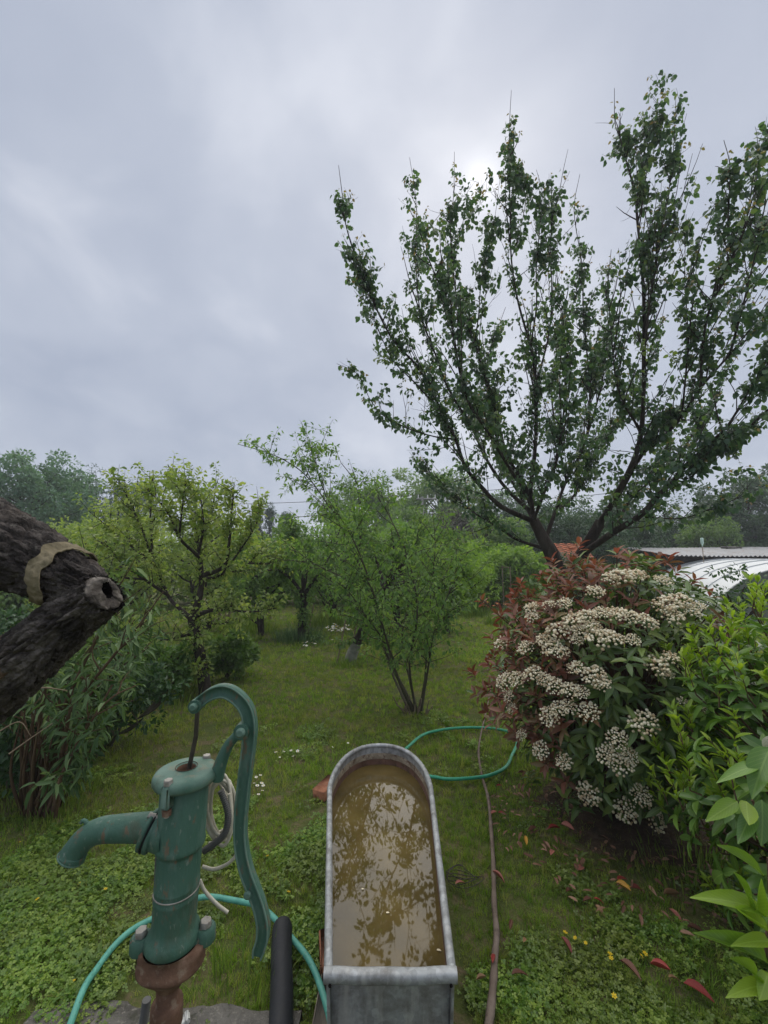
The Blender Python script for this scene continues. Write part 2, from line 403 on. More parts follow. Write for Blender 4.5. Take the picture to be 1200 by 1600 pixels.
M['l_dark'] = leafmat('laurel_leaf', [(.036, .078, .016), (.058, .112, .020), (.088, .150, .026)], .3, .28, .6)
M['l_fresh'] = leafmat('laurel_young_leaf', [(.080, .130, .012), (.120, .178, .016), (.168, .220, .024)], .4, .32, .45)
M['l_dark_o'] = leafmat('laurel_leaf_single', [(.034, .074, .016), (.056, .108, .020), (.086, .148, .026)], .25, .32, .5, 'obj', vein=True)
M['l_fresh_o'] = leafmat('laurel_young_leaf_single', [(.056, .104, .010), (.088, .146, .013), (.128, .182, .018)], .4, .36, .4, 'obj', vein=True)
def flat(name, c, rough=.6, spec=.3, metal=0.0, var=.25, sc=12, bump=.2, bs=50):
    lo = tuple(x * (1 - var) for x in c); hi = tuple(min(1, x * (1 + var)) for x in c)
    return surf(name, [(sc, [(.3, lo), (.7, hi)], 1)], (max(.05, rough - .1), min(1, rough + .1)), bump, bs, spec, metal)
M['floret'] = leafmat('floret', [(.55, .40, .24), (.84, .74, .52), (.93, .88, .70)], .12, .7, .2, 'attr', (1, 1, .9), k=1.0)
M['daisy'] = flat('daisy_petal', (.72, .72, .68), .7, .2, var=.05)
M['yellow'] = flat('yellow_petal', (.70, .50, .03), .6, .2, var=.15)
M['redflower'] = flat('red_petal', (.22, .03, .03), .6, .2)
M['concrete'] = surf('concrete', [(7, [(.3, (.075, .070, .062)), (.7, (.19, .18, .16))], 1), (22, (.55, .64, (.05, .052, .035)), .7), (70, (.56, .62, (.26, .24, .21)), .6)], (.85, 1), 1, 90, .2, bdist=.01)
M['brick'] = surf('brick', [(20, [(.3, (.28, .11, .06)), (.7, (.48, .22, .13))], 1), (60, (.55, .65, (.35, .25, .18)), .5)], (.8, 1), .7, 120, .2)

# ------------------------------------------------------------------ tree helpers
def limb(mb, pts, sides=7, n=5, jitter=0.05, a=.5):
    q = cr(pts, n); tube(mb, q[:, :3], np.maximum(q[:, 3], .0012), sides, True, a, jitter); return q
def shoot(base, d, length, r, up=0.5, wob=0.12, n=5):
    p = [np.array(base)]; d = nrm(np.array(d, float)); st = length / n
    for i in range(n):
        d = nrm(d + np.array([0, 0, up / n]) + RNG.normal(size=3) * wob); p.append(p[-1] + d * st)
    return np.column_stack([np.array(p), np.linspace(r, max(.0012, r * .25), n + 1)])
def leaf_sleeve(path, n, spread, L, W, droop=.6, t0=.15, t1=1.0, gap=False):
    """leaf sites bunched along a shoot: position, axis, normal, length, width"""
    p, T, s = along(path, int(n * 1.9) + 2 if gap else n, t0, t1)
    if gap:                                                  # leaves come in bunches along the shoot
        f = np.array([noise.noise((q[0] * 4.5, q[1] * 4.5, q[2] * 4.5)) for q in p]); kp = np.argsort(-f + RNG.normal(size=len(f)) * .10)[:n]; p, T, s = p[kp], T[kp], s[kp]
    n = len(p); out = nrm(np.cross(T, rnd_dir(n)))
    pos = p + out * RNG.uniform(.005, spread, n)[:, None]
    ax = nrm(out * .8 + T * .25 + np.array([0, 0, -1.0]) * RNG.uniform(.1, 2 * droop, n)[:, None] + RNG.normal(size=(n, 3)) * .25)
    no = nrm(out * .6 + np.array([0, 0, .8]) + RNG.normal(size=(n, 3)) * .45)
    k = RNG.uniform(.6, 1.15, n); return pos, ax, no, L * k, W * k
def clump_sites(path, step, prob, nl, rad, L, W, t0=.1, t1=1.0, droop=.7):
    """leaves in separate spur clusters spaced along a shoot"""
    m = max(2, int(plen(path) * (t1 - t0) / step)); p, T, s = along(path, m, t0, t1)
    f = np.array([noise.noise((q[0] * 3.2, q[1] * 3.2, q[2] * 3.2)) for q in p]) * .9 + RNG.uniform(0, 1, m); p, T = p[f < prob + .15], T[f < prob + .15]
    k = RNG.integers(max(2, int(nl * .45)), int(nl * 1.6) + 1, len(p)) if len(p) else np.zeros(0, int); p = np.repeat(p, k, 0); T = np.repeat(T, k, 0); n = len(p)
    d = rnd_dir(n) if n else np.zeros((0, 3)); out = nrm(np.cross(T, d)) if n else d
    pos = p + d * (rad * RNG.uniform(.2, 1, n) ** .6)[:, None] + [0, 0, -.015]
    ax = nrm(out * .8 + d * .4 + np.array([0, 0, -1.0]) * RNG.uniform(.1, 2 * droop, n)[:, None] + RNG.normal(size=(n, 3)) * .3)
    no = nrm(out * .5 + np.array([0, 0, .8]) + RNG.normal(size=(n, 3)) * .5); kk = RNG.uniform(.55, 1.2, n); return pos, ax, no, L * kk, W * kk
class Crown:
    def __init__(self): self.c = []
    def add(self, sites, v): self.c.append((*sites, np.broadcast_to(v, (len(sites[0]),))))
    def fill(self, mb, hi):
        for p, a, n, l, w, v in self.c: leaves(mb, p, a, n, l, w, v, hi)
def clump_tree(name, label, cat, base, h, rx, ry, z0, mat, n_clump=60, n_leaf=60, leaf=.11, bark='bark', group=None,
               trunk_r=.12, shape='ball', clump=.45, stems=1, v=(0, 1), wide=.55):
    """background tree: trunk, limbs to its clumps and leaf-sized faces in uneven clumps"""
    base = np.array(base, float); root = thing(name, label, cat, base, group)
    tb, cb = MB(), MB(); zc = (z0 + h) / 2; hz = (h - z0) / 2
    tops = []
    for s in range(stems):
        off = np.array([RNG.uniform(-.3, .3) * rx * (stems > 1), RNG.uniform(-.3, .3) * ry * (stems > 1), 0])
        top = base + off * 1.6 + [0, 0, z0 + hz * 1.1]
        q = limb(tb, [np.r_[base + off * .25 - [0, 0, .05], trunk_r], np.r_[base + off * .7 + [RNG.normal() * .05, 0, z0 * .5 + .2], trunk_r * .75], np.r_[base + off * 1.2 + [RNG.normal() * .1, RNG.normal() * .1, z0 + hz * .4], trunk_r * .5], np.r_[top, trunk_r * .2]], 7, 4)
        tops.append(q)
    C = []
    while len(C) < n_clump:
        d = RNG.normal(size=3); d /= np.linalg.norm(d); r = RNG.uniform(.25, 1) ** .5
        p = d * r
        if shape == 'cone':
            f = RNG.uniform(0, 1) ** 1.5; a_ = RNG.uniform(0, 2 * math.pi); rr = (1 - f) * RNG.uniform(.5, 1)
            p = np.array([math.cos(a_) * rr, math.sin(a_) * rr, f * 2 - 1])
        elif shape == 'column': p[2] = RNG.uniform(-1, 1); p[:2] *= (1 - abs(p[2]) ** 3 * .7)
        C.append(base + [0, 0, zc] + p * [rx, ry, hz] * (1 + .12 * RNG.normal()))
    C = np.array(C)
    for c in C[::2]:
        q = tops[RNG.integers(len(tops))]; k = np.argmin(np.linalg.norm(q[:, :3] - (c - [0, 0, hz * .35]), axis=1)); s = q[k]
        mid = (s[:3] + c) / 2 + [0, 0, -.05 * hz]
        limb(tb, [np.r_[s[:3], min(s[3] * .6, .05)], np.r_[mid, .02], np.r_[c, .006]], 5, 3)
    cr_ = clump * (rx + ry) / 2 * .62; n_leaf = n_leaf * 1.7; leaf = leaf * 1.25
    for c in C:
        n = int(n_leaf * RNG.uniform(.6, 1.4)); sz = cr_ * RNG.uniform(.6, 1.3)
        d = rnd_dir(n); rad = RNG.uniform(.15, 1, n) ** .5
        p = c + d * rad[:, None] * sz * np.array([1, 1, .7]); vv = np.clip(RNG.uniform(*v) * .5 + RNG.uniform(*v, n) * .5, 0, 1)
        ax = nrm(d + RNG.normal(size=(n, 3)) * .5 + [0, 0, -.25]); no = nrm(d * .6 + [0, 0, .7] + RNG.normal(size=(n, 3)) * .5)
        k = RNG.uniform(.6, 1.2, n) * leaf; leaves(cb, p, ax, no, k, k * wide, vv, False)
    tb.build('trunk', M[bark], root)
    tag(cb.build('crown', M[mat], root), kind='stuff')
    return root

# ------------------------------------------------------------------ setting: ground, slab
def gz(x, y):
    return 0.010 * (math.sin(x * 2.1 + 1) * math.cos(y * 1.7) + .6 * math.sin(x * 5.3 + y * 4.1))
def make_ground():
    def axis(lo, hi, step, far):
        c = np.arange(lo, hi + 1e-6, step); g = [hi]; s = step
        while g[-1] < far: s *= 1.5; g.append(g[-1] + s)
        g2 = [lo]; s = step
        while g2[-1] > -far: s *= 1.5; g2.append(g2[-1] - s)
        return np.concatenate([np.array(g2[1:])[::-1], c, np.array(g[1:])])
    xs = axis(-7, 7, .1, 60); ys = axis(-3, 12, .1, 60)
    X, Y = np.meshgrid(xs, ys); Z = np.zeros_like(X)
    near = (np.abs(X) < 7) & (Y > -3) & (Y < 12)
    Z[near] = np.array([gz(x, y) - .012 + .008 * noise.noise((x * 4, y * 4, 0)) for x, y in zip(X[near], Y[near])])
    ny, nx = X.shape; i = np.arange(ny - 1)[:, None]; j = np.arange(nx - 1)[None]
    Fq = np.stack([i * nx + j, i * nx + j + 1, (i + 1) * nx + j + 1, (i + 1) * nx + j], -1).reshape(-1, 4)
    b = MB(); b.add(np.stack([X, Y, Z], -1).reshape(-1, 3), Fq)
    tag(b.build('ground', M['ground']), kind='structure')
make_ground()

def make_slab():
    e = [G(60, 1583), G(128, 1571), G(150, 1567), G(198, 1570), G(215, 1579), G(300, 1580), G(340, 1574), G(380, 1578), G(425, 1586), G(470, 1584)]
    e = cr([p[:2] for p in e], 5); n = len(e)
    e = e + np.array([[noise.noise((p[0] * 25, p[1] * 25, 1)) * .012, noise.noise((p[0] * 25, p[1] * 25, 5)) * .012] for p in e])
    b = MB(); rows = []
    for k, (dy, z) in enumerate([(0.004, -.04), (0.0, .012), (-.012, .022), (-.05, .026), (-.25, .026), (-.7, .024), (-1.4, .022), (-1.4, -.05)]):
        rows.append(np.column_stack([e[:, 0], e[:, 1] + dy, np.full(n, z) + (np.array([noise.noise((p[0] * 12, p[1] * 12 + dy * 9, 2)) for p in e]) * .006 if 0 < k < 6 else 0)]))
    V = np.array(rows); i = np.arange(len(rows) - 1)[:, None]; j = np.arange(n - 1)[None]
    b.add(V.reshape(-1, 3), np.stack([i * n + j, (i + 1) * n + j, (i + 1) * n + j + 1, i * n + j + 1], -1).reshape(-1, 4)[:, ::-1])
    o = b.build('concrete_slab', M['concrete']); tag(o, kind='structure')
make_slab()

# bare soil bed under the flowering bush
def blob_sheet(name, centre, rx, ry, z, mat, seed=0):
    b = MB(); n = 56; V = [[centre[0], centre[1], z + .01]]
    rings = 5
    for k in range(1, rings + 1):
        for j in range(n):
            a = 2 * math.pi * j / n; r = k / rings * (1 + .16 * noise.noise((math.cos(a) * 2 + seed, math.sin(a) * 2, 3)) + .05 * noise.noise((math.cos(a) * 9, math.sin(a) * 9, seed)))
            x = centre[0] + math.cos(a) * rx * r; y = centre[1] + math.sin(a) * ry * r
            V.append([x, y, gz(x, y) + z * (1 - (k / rings) ** 3) - (.03 if k == rings else 0)])
    Fq = [[0, 1 + j, 1 + (j + 1) % n] for j in range(n)]
    for k in range(rings - 1):
        for j in range(n):
            a0 = 1 + k * n + j; a1 = 1 + k * n + (j + 1) % n; Fq.append([a0, a0 + n, a1 + n, a1])
    b.add(V, Fq); return b.build(name, M[mat], origin=(centre[0], centre[1], 0))
tag(blob_sheet('soil_bed', (1.62, 2.85), .62, .55, .022, 'soil', 2), kind='structure')

# ------------------------------------------------------------------ lawn: scattered tufts (geometry nodes)
def proto_coll(name, meshes):
    c = bpy.data.collections.new(name)
    for i, me in enumerate(meshes):
        o = bpy.data.objects.new('%s_%02d' % (name, i), me); c.objects.link(o)
    return c
def scatter(name, pts, rot, scl, idx, coll):
    me = bpy.data.meshes.new(name); n = len(pts)
    me.vertices.add(n); me.vertices.foreach_set('co', np.asarray(pts, np.float32).ravel())
    a = me.attributes.new('rot', 'FLOAT_VECTOR', 'POINT'); a.data.foreach_set('vector', np.asarray(rot, np.float32).ravel())
    a = me.attributes.new('scl', 'FLOAT', 'POINT'); a.data.foreach_set('value', np.asarray(scl, np.float32))
    a = me.attributes.new('idx', 'INT', 'POINT'); a.data.foreach_set('value', np.asarray(idx, np.int32))
    o = bpy.data.objects.new(name, me); COL.objects.link(o)
    g = bpy.data.node_groups.new(name, 'GeometryNodeTree')
    g.interface.new_socket('Geometry', in_out='INPUT', socket_type='NodeSocketGeometry'); g.interface.new_socket('Geometry', in_out='OUTPUT', socket_type='NodeSocketGeometry')
    N, L = g.nodes, g.links
    gi = N.new('NodeGroupInput'); go = N.new('NodeGroupOutput'); ip = N.new('GeometryNodeInstanceOnPoints'); ci = N.new('GeometryNodeCollectionInfo')
    ci.inputs['Collection'].default_value = coll; ci.inputs['Separate Children'].default_value = True; ci.inputs['Reset Children'].default_value = True
    def na(t, nm):
        x = N.new('GeometryNodeInputNamedAttribute'); x.data_type = t; x.inputs['Name'].default_value = nm; return x.outputs[0]
    er = N.new('FunctionNodeEulerToRotation')
    L.new(na('FLOAT_VECTOR', 'rot'), er.inputs[0]); L.new(er.outputs[0], ip.inputs['Rotation']); L.new(na('FLOAT', 'scl'), ip.inputs['Scale'])
    L.new(na('INT', 'idx'), ip.inputs['Instance Index']); ip.inputs['Pick Instance'].default_value = True
    L.new(gi.outputs[0], ip.inputs['Points']); L.new(ci.outputs[0], ip.inputs['Instance']); L.new(ip.outputs[0], go.inputs[0])
    m = o.modifiers.new('scatter', 'NODES'); m.node_group = g
    return o
def blade_mesh(n, h0, h1, spread, lean, w, mat, seg=2):
    b = MB()
    for i in range(n):
        a = RNG.uniform(0, 2 * math.pi); r = RNG.uniform(0, spread); p = np.array([math.cos(a) * r, math.sin(a) * r, -.01])
        d = RNG.uniform(0, 2 * math.pi); h = RNG.uniform(h0, h1); ln = RNG.uniform(.2, 1) * lean * h; D = np.array([math.cos(d), math.sin(d), 0]); S = np.array([-D[1], D[0], 0])
        V = []
        for k in range(seg + 1):
            t = k / (seg + .0); c = p + D * ln * t * t + np.array([0, 0, (h + .01) * (t - .25 * t * t * lean)]); ww = w * (1 - t) * .5
            if k == seg: V.append(c)
            else: V += [c - S * ww, c + S * ww]
        Fq = [[2 * k, 2 * k + 1, 2 * k + 3, 2 * k + 2] for k in range(seg - 1)] + [[2 * seg - 2, 2 * seg - 1, 2 * seg]]
        b.add(V, Fq)
    return b.mesh('tuft', mat)
def clover_mesh(n, spread, h, r, mat):
    b = MB()
    for i in range(n):
        a = RNG.uniform(0, 2 * math.pi); q = spread * math.sqrt(RNG.uniform()); hh = h * RNG.uniform(.5, 1.2)
        c = np.array([math.cos(a) * q, math.sin(a) * q, hh]); R = orient(nrm(np.array([RNG.normal() * .4, RNG.normal() * .4, 1])))
        rr = r * RNG.uniform(.6, 1.2); ph = RNG.uniform(0, 6.28)
        for k in range(3):
            t = ph + k * 2.094; e = np.array([math.cos(t), math.sin(t), 0]); s = np.array([-e[1], e[0], 0])
            V = np.array([[0, 0, 0], e * .55 - s * .5 + [0, 0, .12], e * 1.05 - s * .28 + [0, 0, .05], e * 1.05 + s * .28 + [0, 0, .05], e * .55 + s * .5 + [0, 0, .12]]) * rr
            b.add(V @ R.T + c, np.array([[0, 1, 2], [0, 2, 3], [0, 3, 4]]))
    return b.mesh('clover', mat)
TUFTS = proto_coll('grass_tuft', [blade_mesh(14, .018, .05, .035, .9, .0035, M['grass']) for _ in range(5)] + [blade_mesh(10, .05, .10, .03, 1.0, .004, M['grass']) for _ in range(2)])
def weed_mesh(n, L, mat):
    b = MB(); a = np.arange(n) * 2.4 + RNG.normal(size=n) * .2; el = RNG.uniform(.15, .8, n)
    ax = np.stack([np.cos(a) * np.cos(el), np.sin(a) * np.cos(el), np.sin(el)], -1); l = L * RNG.uniform(.6, 1.1, n)
    leaves(b, np.zeros((n, 3)) + [0, 0, .004], ax, np.stack([-np.cos(a) * .4, -np.sin(a) * .4, np.ones(n)], -1), l, l * .34, .5, True); return b.mesh('weed', mat)
CLOV = proto_coll('clover_patch', [clover_mesh(17, .05, h_, r_, M['clover']) for h_, r_ in ((.018, .0072), (.024, .0085), (.016, .006), (.026, .0095), (.015, .0052))] + [weed_mesh(9, .045, M['clover']), weed_mesh(7, .06, M['clover']), weed_mesh(11, .032, M['clover'])])
# where nothing grows: trough footprint, slab, soil under the bush, log supports
def blocked(x, y):
    if y < 1.52 and x < -.2: return True
    if -.25 < x < .32 and .98 < y < 2.35: return True
    if ((x - 1.6) / .72) ** 2 + ((y - 2.8) / .62) ** 2 < 1 and RNG.uniform() < .45: return True
    return False
def lawn():
    gp, gr, gs, gi = [], [], [], []; cp, crr, cs, ci = [], [], [], []
    def fill(n, y0, y1, kind, smin, smax):
        k = 0
        while k < n:
            y = y0 + (y1 - y0) * RNG.uniform(); half = y * 1.02 + .5; x = RNG.uniform(-half, half)
            k += 1
            if blocked(x, y): continue
            nn = noise.noise((x * .9, y * .9, 4)); n2 = noise.noise((x * 2.6, y * 2.6, 9))
            if kind == 'c':
                w = (min(1, max(0, (3.3 - y) / 1.5)) if x < 0 else min(1, max(0, (2.5 - y) / .9)) * min(1, max(0, (x - .3) / .5)))
                cl = .55 * nn + .75 * n2 + .5 * noise.noise((x * 7, y * 7, 3)) - .42 + .72 * w
                if cl < RNG.uniform(-.12, .12) or y > 4.5: continue
                cp.append((x, y, gz(x, y) - .006)); crr.append((RNG.normal() * .1, RNG.normal() * .1, RNG.uniform(0, 6.3))); big = RNG.uniform() < .05; cs.append(RNG.uniform(smin, smax)); ci.append(RNG.integers(5, 8) if big else RNG.integers(5))
            else:
                bare = noise.noise((x * 1.6 + 5, y * 1.6, 2)) + .5 * noise.noise((x * 5, y * 5, 7))
                if bare > .33 and RNG.uniform() < .8: continue
                gp.append((x, y, gz(x, y) - .008)); gr.append((RNG.normal() * .15, RNG.normal() * .15, RNG.uniform(0, 6.3)))
                tall = RNG.uniform() < (.22 if nn > .0 else .08)
                gs.append(RNG.uniform(smin, smax) * (.8 if tall else 1)); gi.append(RNG.integers(5, 7) if tall else RNG.integers(5))
    fill(15000, 1.25, 3.0, 'g', .55, 1.0); fill(20000, 3.0, 6.5, 'g', .8, 1.4); fill(22000, 6.5, 14, 'g', 1.2, 2.4)
    fill(16000, 1.25, 3.0, 'c', .7, 1.2); fill(7000, 3.0, 4.5, 'c', .8, 1.3)
    o = scatter('lawn_grass', gp, gr, gs, gi, TUFTS); tag(o, 'short mown lawn grass covering the garden', 'grass', kind='stuff')
    o = scatter('clover_cover', cp, crr, cs, ci, CLOV); tag(o, 'low green clover growing in the near lawn', 'clover', kind='stuff')
lawn()
# ------------------------------------------------------------------ the apricot tree
def make_apricot():
    base = P(885, 1030, 6.0); base[2] = 0
    root = thing('apricot_tree', 'tall leafy fruit tree with spreading upright branches behind the flowering bush', 'tree', base)
    B, C, TIP = MB(), Crown(), Crown()
    R = lambda pts, r0, r1: [np.r_[P(x, y, d), .72 * (r0 + (r1 - r0) * (i / (len(pts) - 1)) ** .7)] for i, (x, y, d) in enumerate(pts)]
    trunk = [np.r_[base + [0.02, 0, -.08], .17], np.r_[P(884, 985, 6.0), .125], np.r_[P(880, 925, 6.0), .108], np.r_[P(872, 890, 6.0), .105], np.r_[P(860, 862, 6.0), .10], np.r_[P(848, 840, 6.0), .085], np.r_[P(834, 812, 5.97), .07]]
    limb(B, trunk, 12, 5, .03)
    t2 = [np.r_[P(880, 930, 6.03), .08], np.r_[P(893, 895, 6.0), .085], np.r_[P(909, 866, 5.95), .085], np.r_[P(939, 815, 5.85), .07]]
    limb(B, t2, 10, 5, .03)
    g = [ # (points px,py,depth), r0, r1, leaf start
     ([(846,856,6),(808,843,6.1),(775,822,6.2),(727,792,6.4),(705,768,6.6),(676,742,6.7),(650,728,6.8)], .034, .006, .45),
     ([(832,814,6),(784,792,5.8),(751,759,5.7),(727,729,5.6),(712,687,5.5),(688,642,5.4),(661,582,5.3),(610,525,5.2),(565,426,5.1),(541,354,5.0),(535,306,5.0),(529,258,5.0)], .055, .004, .4),
     ([(688,642,5.4),(650,600,5.3),(612,560,5.25),(585,500,5.2),(560,450,5.2)], .018, .004, .3),
     ([(712,687,5.5),(670,680,5.4),(610,657,5.3),(580,627,5.2),(559,585,5.1),(526,568,5.05)], .016, .003, .2),
     ([(830,800,6),(790,762,6.3),(760,717,6.4),(736,666,6.4),(700,606,6.4),(682,558,6.3),(660,500,6.2),(652,450,6.1),(650,390,6.0),(650,315,5.9),(640,246,5.9)], .045, .004, .45),
     ([(820,770,6),(802,741,5.6),(760,672,5.2),(730,624,5.0),(712,550,4.9),(700,477,4.8),(676,420,4.7),(661,375,4.7),(691,330,4.65)], .040, .003, .4),
     ([(829,790,6),(820,759,5.9),(793,714,5.8),(781,672,5.75),(769,621,5.7),(754,579,5.65),(742,537,5.6),(715,471,5.5),(706,390,5.4),(704,357,5.4),(709,300,5.4),(710,237,5.4)], .048, .0035, .45),
     ([(742,537,5.6),(748,490,5.5),(751,450,5.5),(760,400,5.4),(772,348,5.4),(781,279,5.4)], .016, .003, .2),
     ([(706,390,5.4),(716,372,5.4),(724,354,5.4),(742,327,5.4),(757,288,5.4)], .010, .003, .1),
     ([(834,815,5.97),(829,765,5.9),(835,714,5.8),(838,660,5.7),(838,600,5.6),(829,540,5.5),(820,510,5.5),(808,465,5.4),(799,405,5.3),(797,330,5.2),(796,240,5.2),(796,195,5.2),(799,141,5.2)], .050, .0035, .4),
     ([(829,540,5.5),(838,480,5.4),(838,420,5.3),(845,340,5.2),(847,300,5.2),(838,265,5.2)], .018, .003, .2),
     ([(838,600,5.6),(858,520,5.5),(862,450,5.4),(860,380,5.3),(868,320,5.3),(890,268,5.3)], .022, .003, .25),
     ([(799,405,5.3),(815,350,5.2),(822,300,5.2),(815,262,5.2)], .010, .003, .1),
     ([(850,850,6),(868,798,6.2),(885,750,6.4),(915,690,6.5),(922,620,6.5),(918,560,6.4),(912,500,6.3),(909,414,6.2),(897,330,6.1),(906,272,6.1)], .045, .004, .4),
     ([(885,750,6.4),(870,680,6.5),(862,600,6.5),(880,520,6.5),(905,450,6.5),(925,400,6.4)], .028, .004, .3),
     ([(915,690,6.5),(940,600,6.6),(950,520,6.6),(948,450,6.5),(960,400,6.5)], .024, .004, .3),
     ([(939,815,5.85),(960,780,5.6),(990,720,5.3),(1002,675,5.2),(1006,600,5.1),(1006,540,5.0),(1006,465,4.9),(1002,405,4.85),(996,345,4.8),(992,300,4.8),(981,261,4.75),(969,216,4.75),(961,192,4.75),(960,138,4.75)], .062, .004, .5),
     ([(996,315,4.8),(1003,270,4.75),(1008,225,4.7),(1015,189,4.7)], .012, .003, .1),
     ([(1006,560,5.0),(1014,480,4.8),(1024,410,4.7),(1032,360,4.65),(1047,285,4.6),(1054,210,4.55),(1056,150,4.55)], .024, .003, .25),
     ([(1047,285,4.6),(1032,230,4.6),(1037,180,4.6),(1040,138,4.6)], .008, .002, .0),
     ([(1002,675,5.2),(975,630,5.0),(962,590,4.9),(955,520,4.8),(950,450,4.7),(955,390,4.7)], .026, .004, .3),
     ([(960,783,5.6),(1002,711,5.4),(1032,687,5.2),(1065,651,5.0),(1095,606,4.8),(1140,555,4.6),(1200,500,4.5),(1260,430,4.5)], .050, .008, .45),
     ([(1095,606,4.8),(1098,540,4.6),(1110,480,4.4),(1140,420,4.2),(1137,360,4.1),(1140,300,4.0),(1140,255,3.95),(1131,219,3.95)], .026, .004, .25),
     ([(1140,420,4.2),(1165,350,4.1),(1175,290,4.0),(1185,240,4.0),(1200,205,4.0)], .016, .003, .1),
     ([(1065,651,5.0),(1072,580,4.8),(1075,520,4.7),(1070,440,4.7),(1072,335,4.7)], .020, .003, .25),
     ([(1140,555,4.6),(1160,480,4.4),(1175,420,4.3),(1190,340,4.2),(1215,270,4.2)], .022, .004, .2),
     ([(1140,555,4.6),(1150,520,4.1),(1165,460,3.8),(1180,400,3.7),(1205,330,3.6)], .018, .004, .2),
     ([(909,866,5.95),(960,831,5.4),(1002,804,5.1),(1026,777,4.9),(1056,747,4.8),(1080,720,4.7),(1110,714,4.6),(1140,699,4.5),(1170,669,4.4),(1198,642,4.3),(1250,600,4.2)], .068, .012, .5),
     ([(1080,720,4.7),(1110,690,4.5),(1134,669,4.3),(1165,620,4.1),(1200,560,4.0),(1240,500,3.9)], .030, .006, .35),
     ([(1008,808,5.1),(1065,810,5.0),(1110,795,4.9),(1164,774,4.8),(1210,750,4.7)], .014, .003, .35),
     ([(1056,747,4.8),(1080,745,4.6),(1105,715,4.5)], .012, .003, .3),
     ([(960,831,5.4),(985,780,5.9),(1030,740,6.2),(1075,690,6.5),(1120,620,6.6),(1150,540,6.6)], .034, .005, .4),
     ([(868,798,6.2),(900,770,6.7),(935,700,7.0),(980,640,7.1),(1020,560,7.1),(1040,470,7.0)], .032, .005, .4),
     ([(848,840,6),(820,790,6.5),(790,730,6.9),(770,650,7.0),(760,570,7.0),(790,480,6.9)], .032, .005, .4),
     ([(834,812,5.97),(850,770,5.5),(870,720,5.1),(880,650,4.9),(885,580,4.8),(880,500,4.7),(870,430,4.65)], .036, .004, .35),
    ]
    paths = []
    for pts, r0, r1, t0 in g:
        q = limb(B, R(pts, r0, r1), 7 if r0 > .03 else 6, 5, .05); paths.append((q, t0, r0))
    up = np.array([0, 0, 1.0]); subs = []; crotch = P(860, 850, 6.0)
    for q, t0, r0 in paths:
        ln = plen(q); n = int(ln * 4.6) + 2
        p, T, s = along(q, n, max(.10, t0 * .4), .90)
        for k in range(n):
            l = RNG.uniform(.2, .75) * (1 - .7 * s[k]) + .06
            d = T[k] * .7 + up * RNG.uniform(.2, .9) + rnd_dir(1)[0] * .8
            sh = shoot(p[k], d, l, max(.0035, min(.009, r0 * .3)), .4, .10); tube(B, sh[:, :3], sh[:, 3], 4, False); subs.append((sh, s[k]))
            for _ in range(2):
                a_, b_, _s = along(sh, 1, .2, .8); s2 = shoot(a_[0], b_[0] * .5 + rnd_dir(1)[0] * .9 + up * .2, RNG.uniform(.10, .28), .003, .3, .12, 4); tube(B, s2[:, :3], s2[:, 3], 3, False); subs.append((s2, s[k]))
        if r0 > .018:                                         # long thin straight shoots filling the fan
            m = int(ln * 3.1); p, T, s = along(q, m, .15, .72)
            for k in range(m):
                d = nrm(p[k] - crotch) * .8 + T[k] * .4 + up * .35 + rnd_dir(1)[0] * .32
                sh = shoot(p[k], d, RNG.uniform(.7, 1.7) * (1 - .5 * s[k]), RNG.uniform(.006, .011), .25, .05, 7); tube(B, sh[:, :3], sh[:, 3], 5, False); subs.append((sh, s[k]))
        if r0 > .028:                                         # leafy lower twigs close to the fork
            m = int(ln * 2.6); p, T, s = along(q, m, .04, .42)
            for k in range(m):
                sh = shoot(p[k], T[k] * .4 + rnd_dir(1)[0] * .9 + up * .3, RNG.uniform(.3, .85), .006, .35, .12, 6); tube(B, sh[:, :3], sh[:, 3], 4, False); subs.append((sh, .0))
    # leaves sit in separate spur clusters, more on some shoots than on others
    for q, t0, r0 in paths:
        st = clump_sites(q, .055, .46, 8, .095, .070, .057, t0 * .7, .95); n = len(st[0]); C.add(st, np.clip(RNG.normal(.42, .22, n), 0, 1))
        st = leaf_sleeve(q, 7, .03, .05, .035, .3, .90, .97); TIP.add(st, RNG.uniform(0, 1, 7))
    for sh, s_ in subs:
        low = 1.0 if sh[0][2] < 3.2 else .62
        st = clump_sites(sh, .065, (.42 if RNG.uniform() < .85 else .1) * low + .06, 6.5, .070, .070, .056, .15, 1.0); n = len(st[0])
        if n: C.add(st, np.clip(RNG.normal(.42 + .2 * RNG.normal(), .16, n), 0, 1))
        if RNG.uniform() < .3:
            st = leaf_sleeve(sh, 3, .02, .045, .03, .3, .93, 1.0); TIP.add(st, RNG.uniform(0, 1, 3))
    B.build('trunk', M['bark'], root)
    cb = MB(); C.fill(cb, True); crown = tag(cb.build('crown', M['apricot'], root), kind='stuff')
    tb = MB(); TIP.fill(tb, True); tag(tb.build('young_leaves', M['apricot_tip'], crown), kind='stuff')
make_apricot()

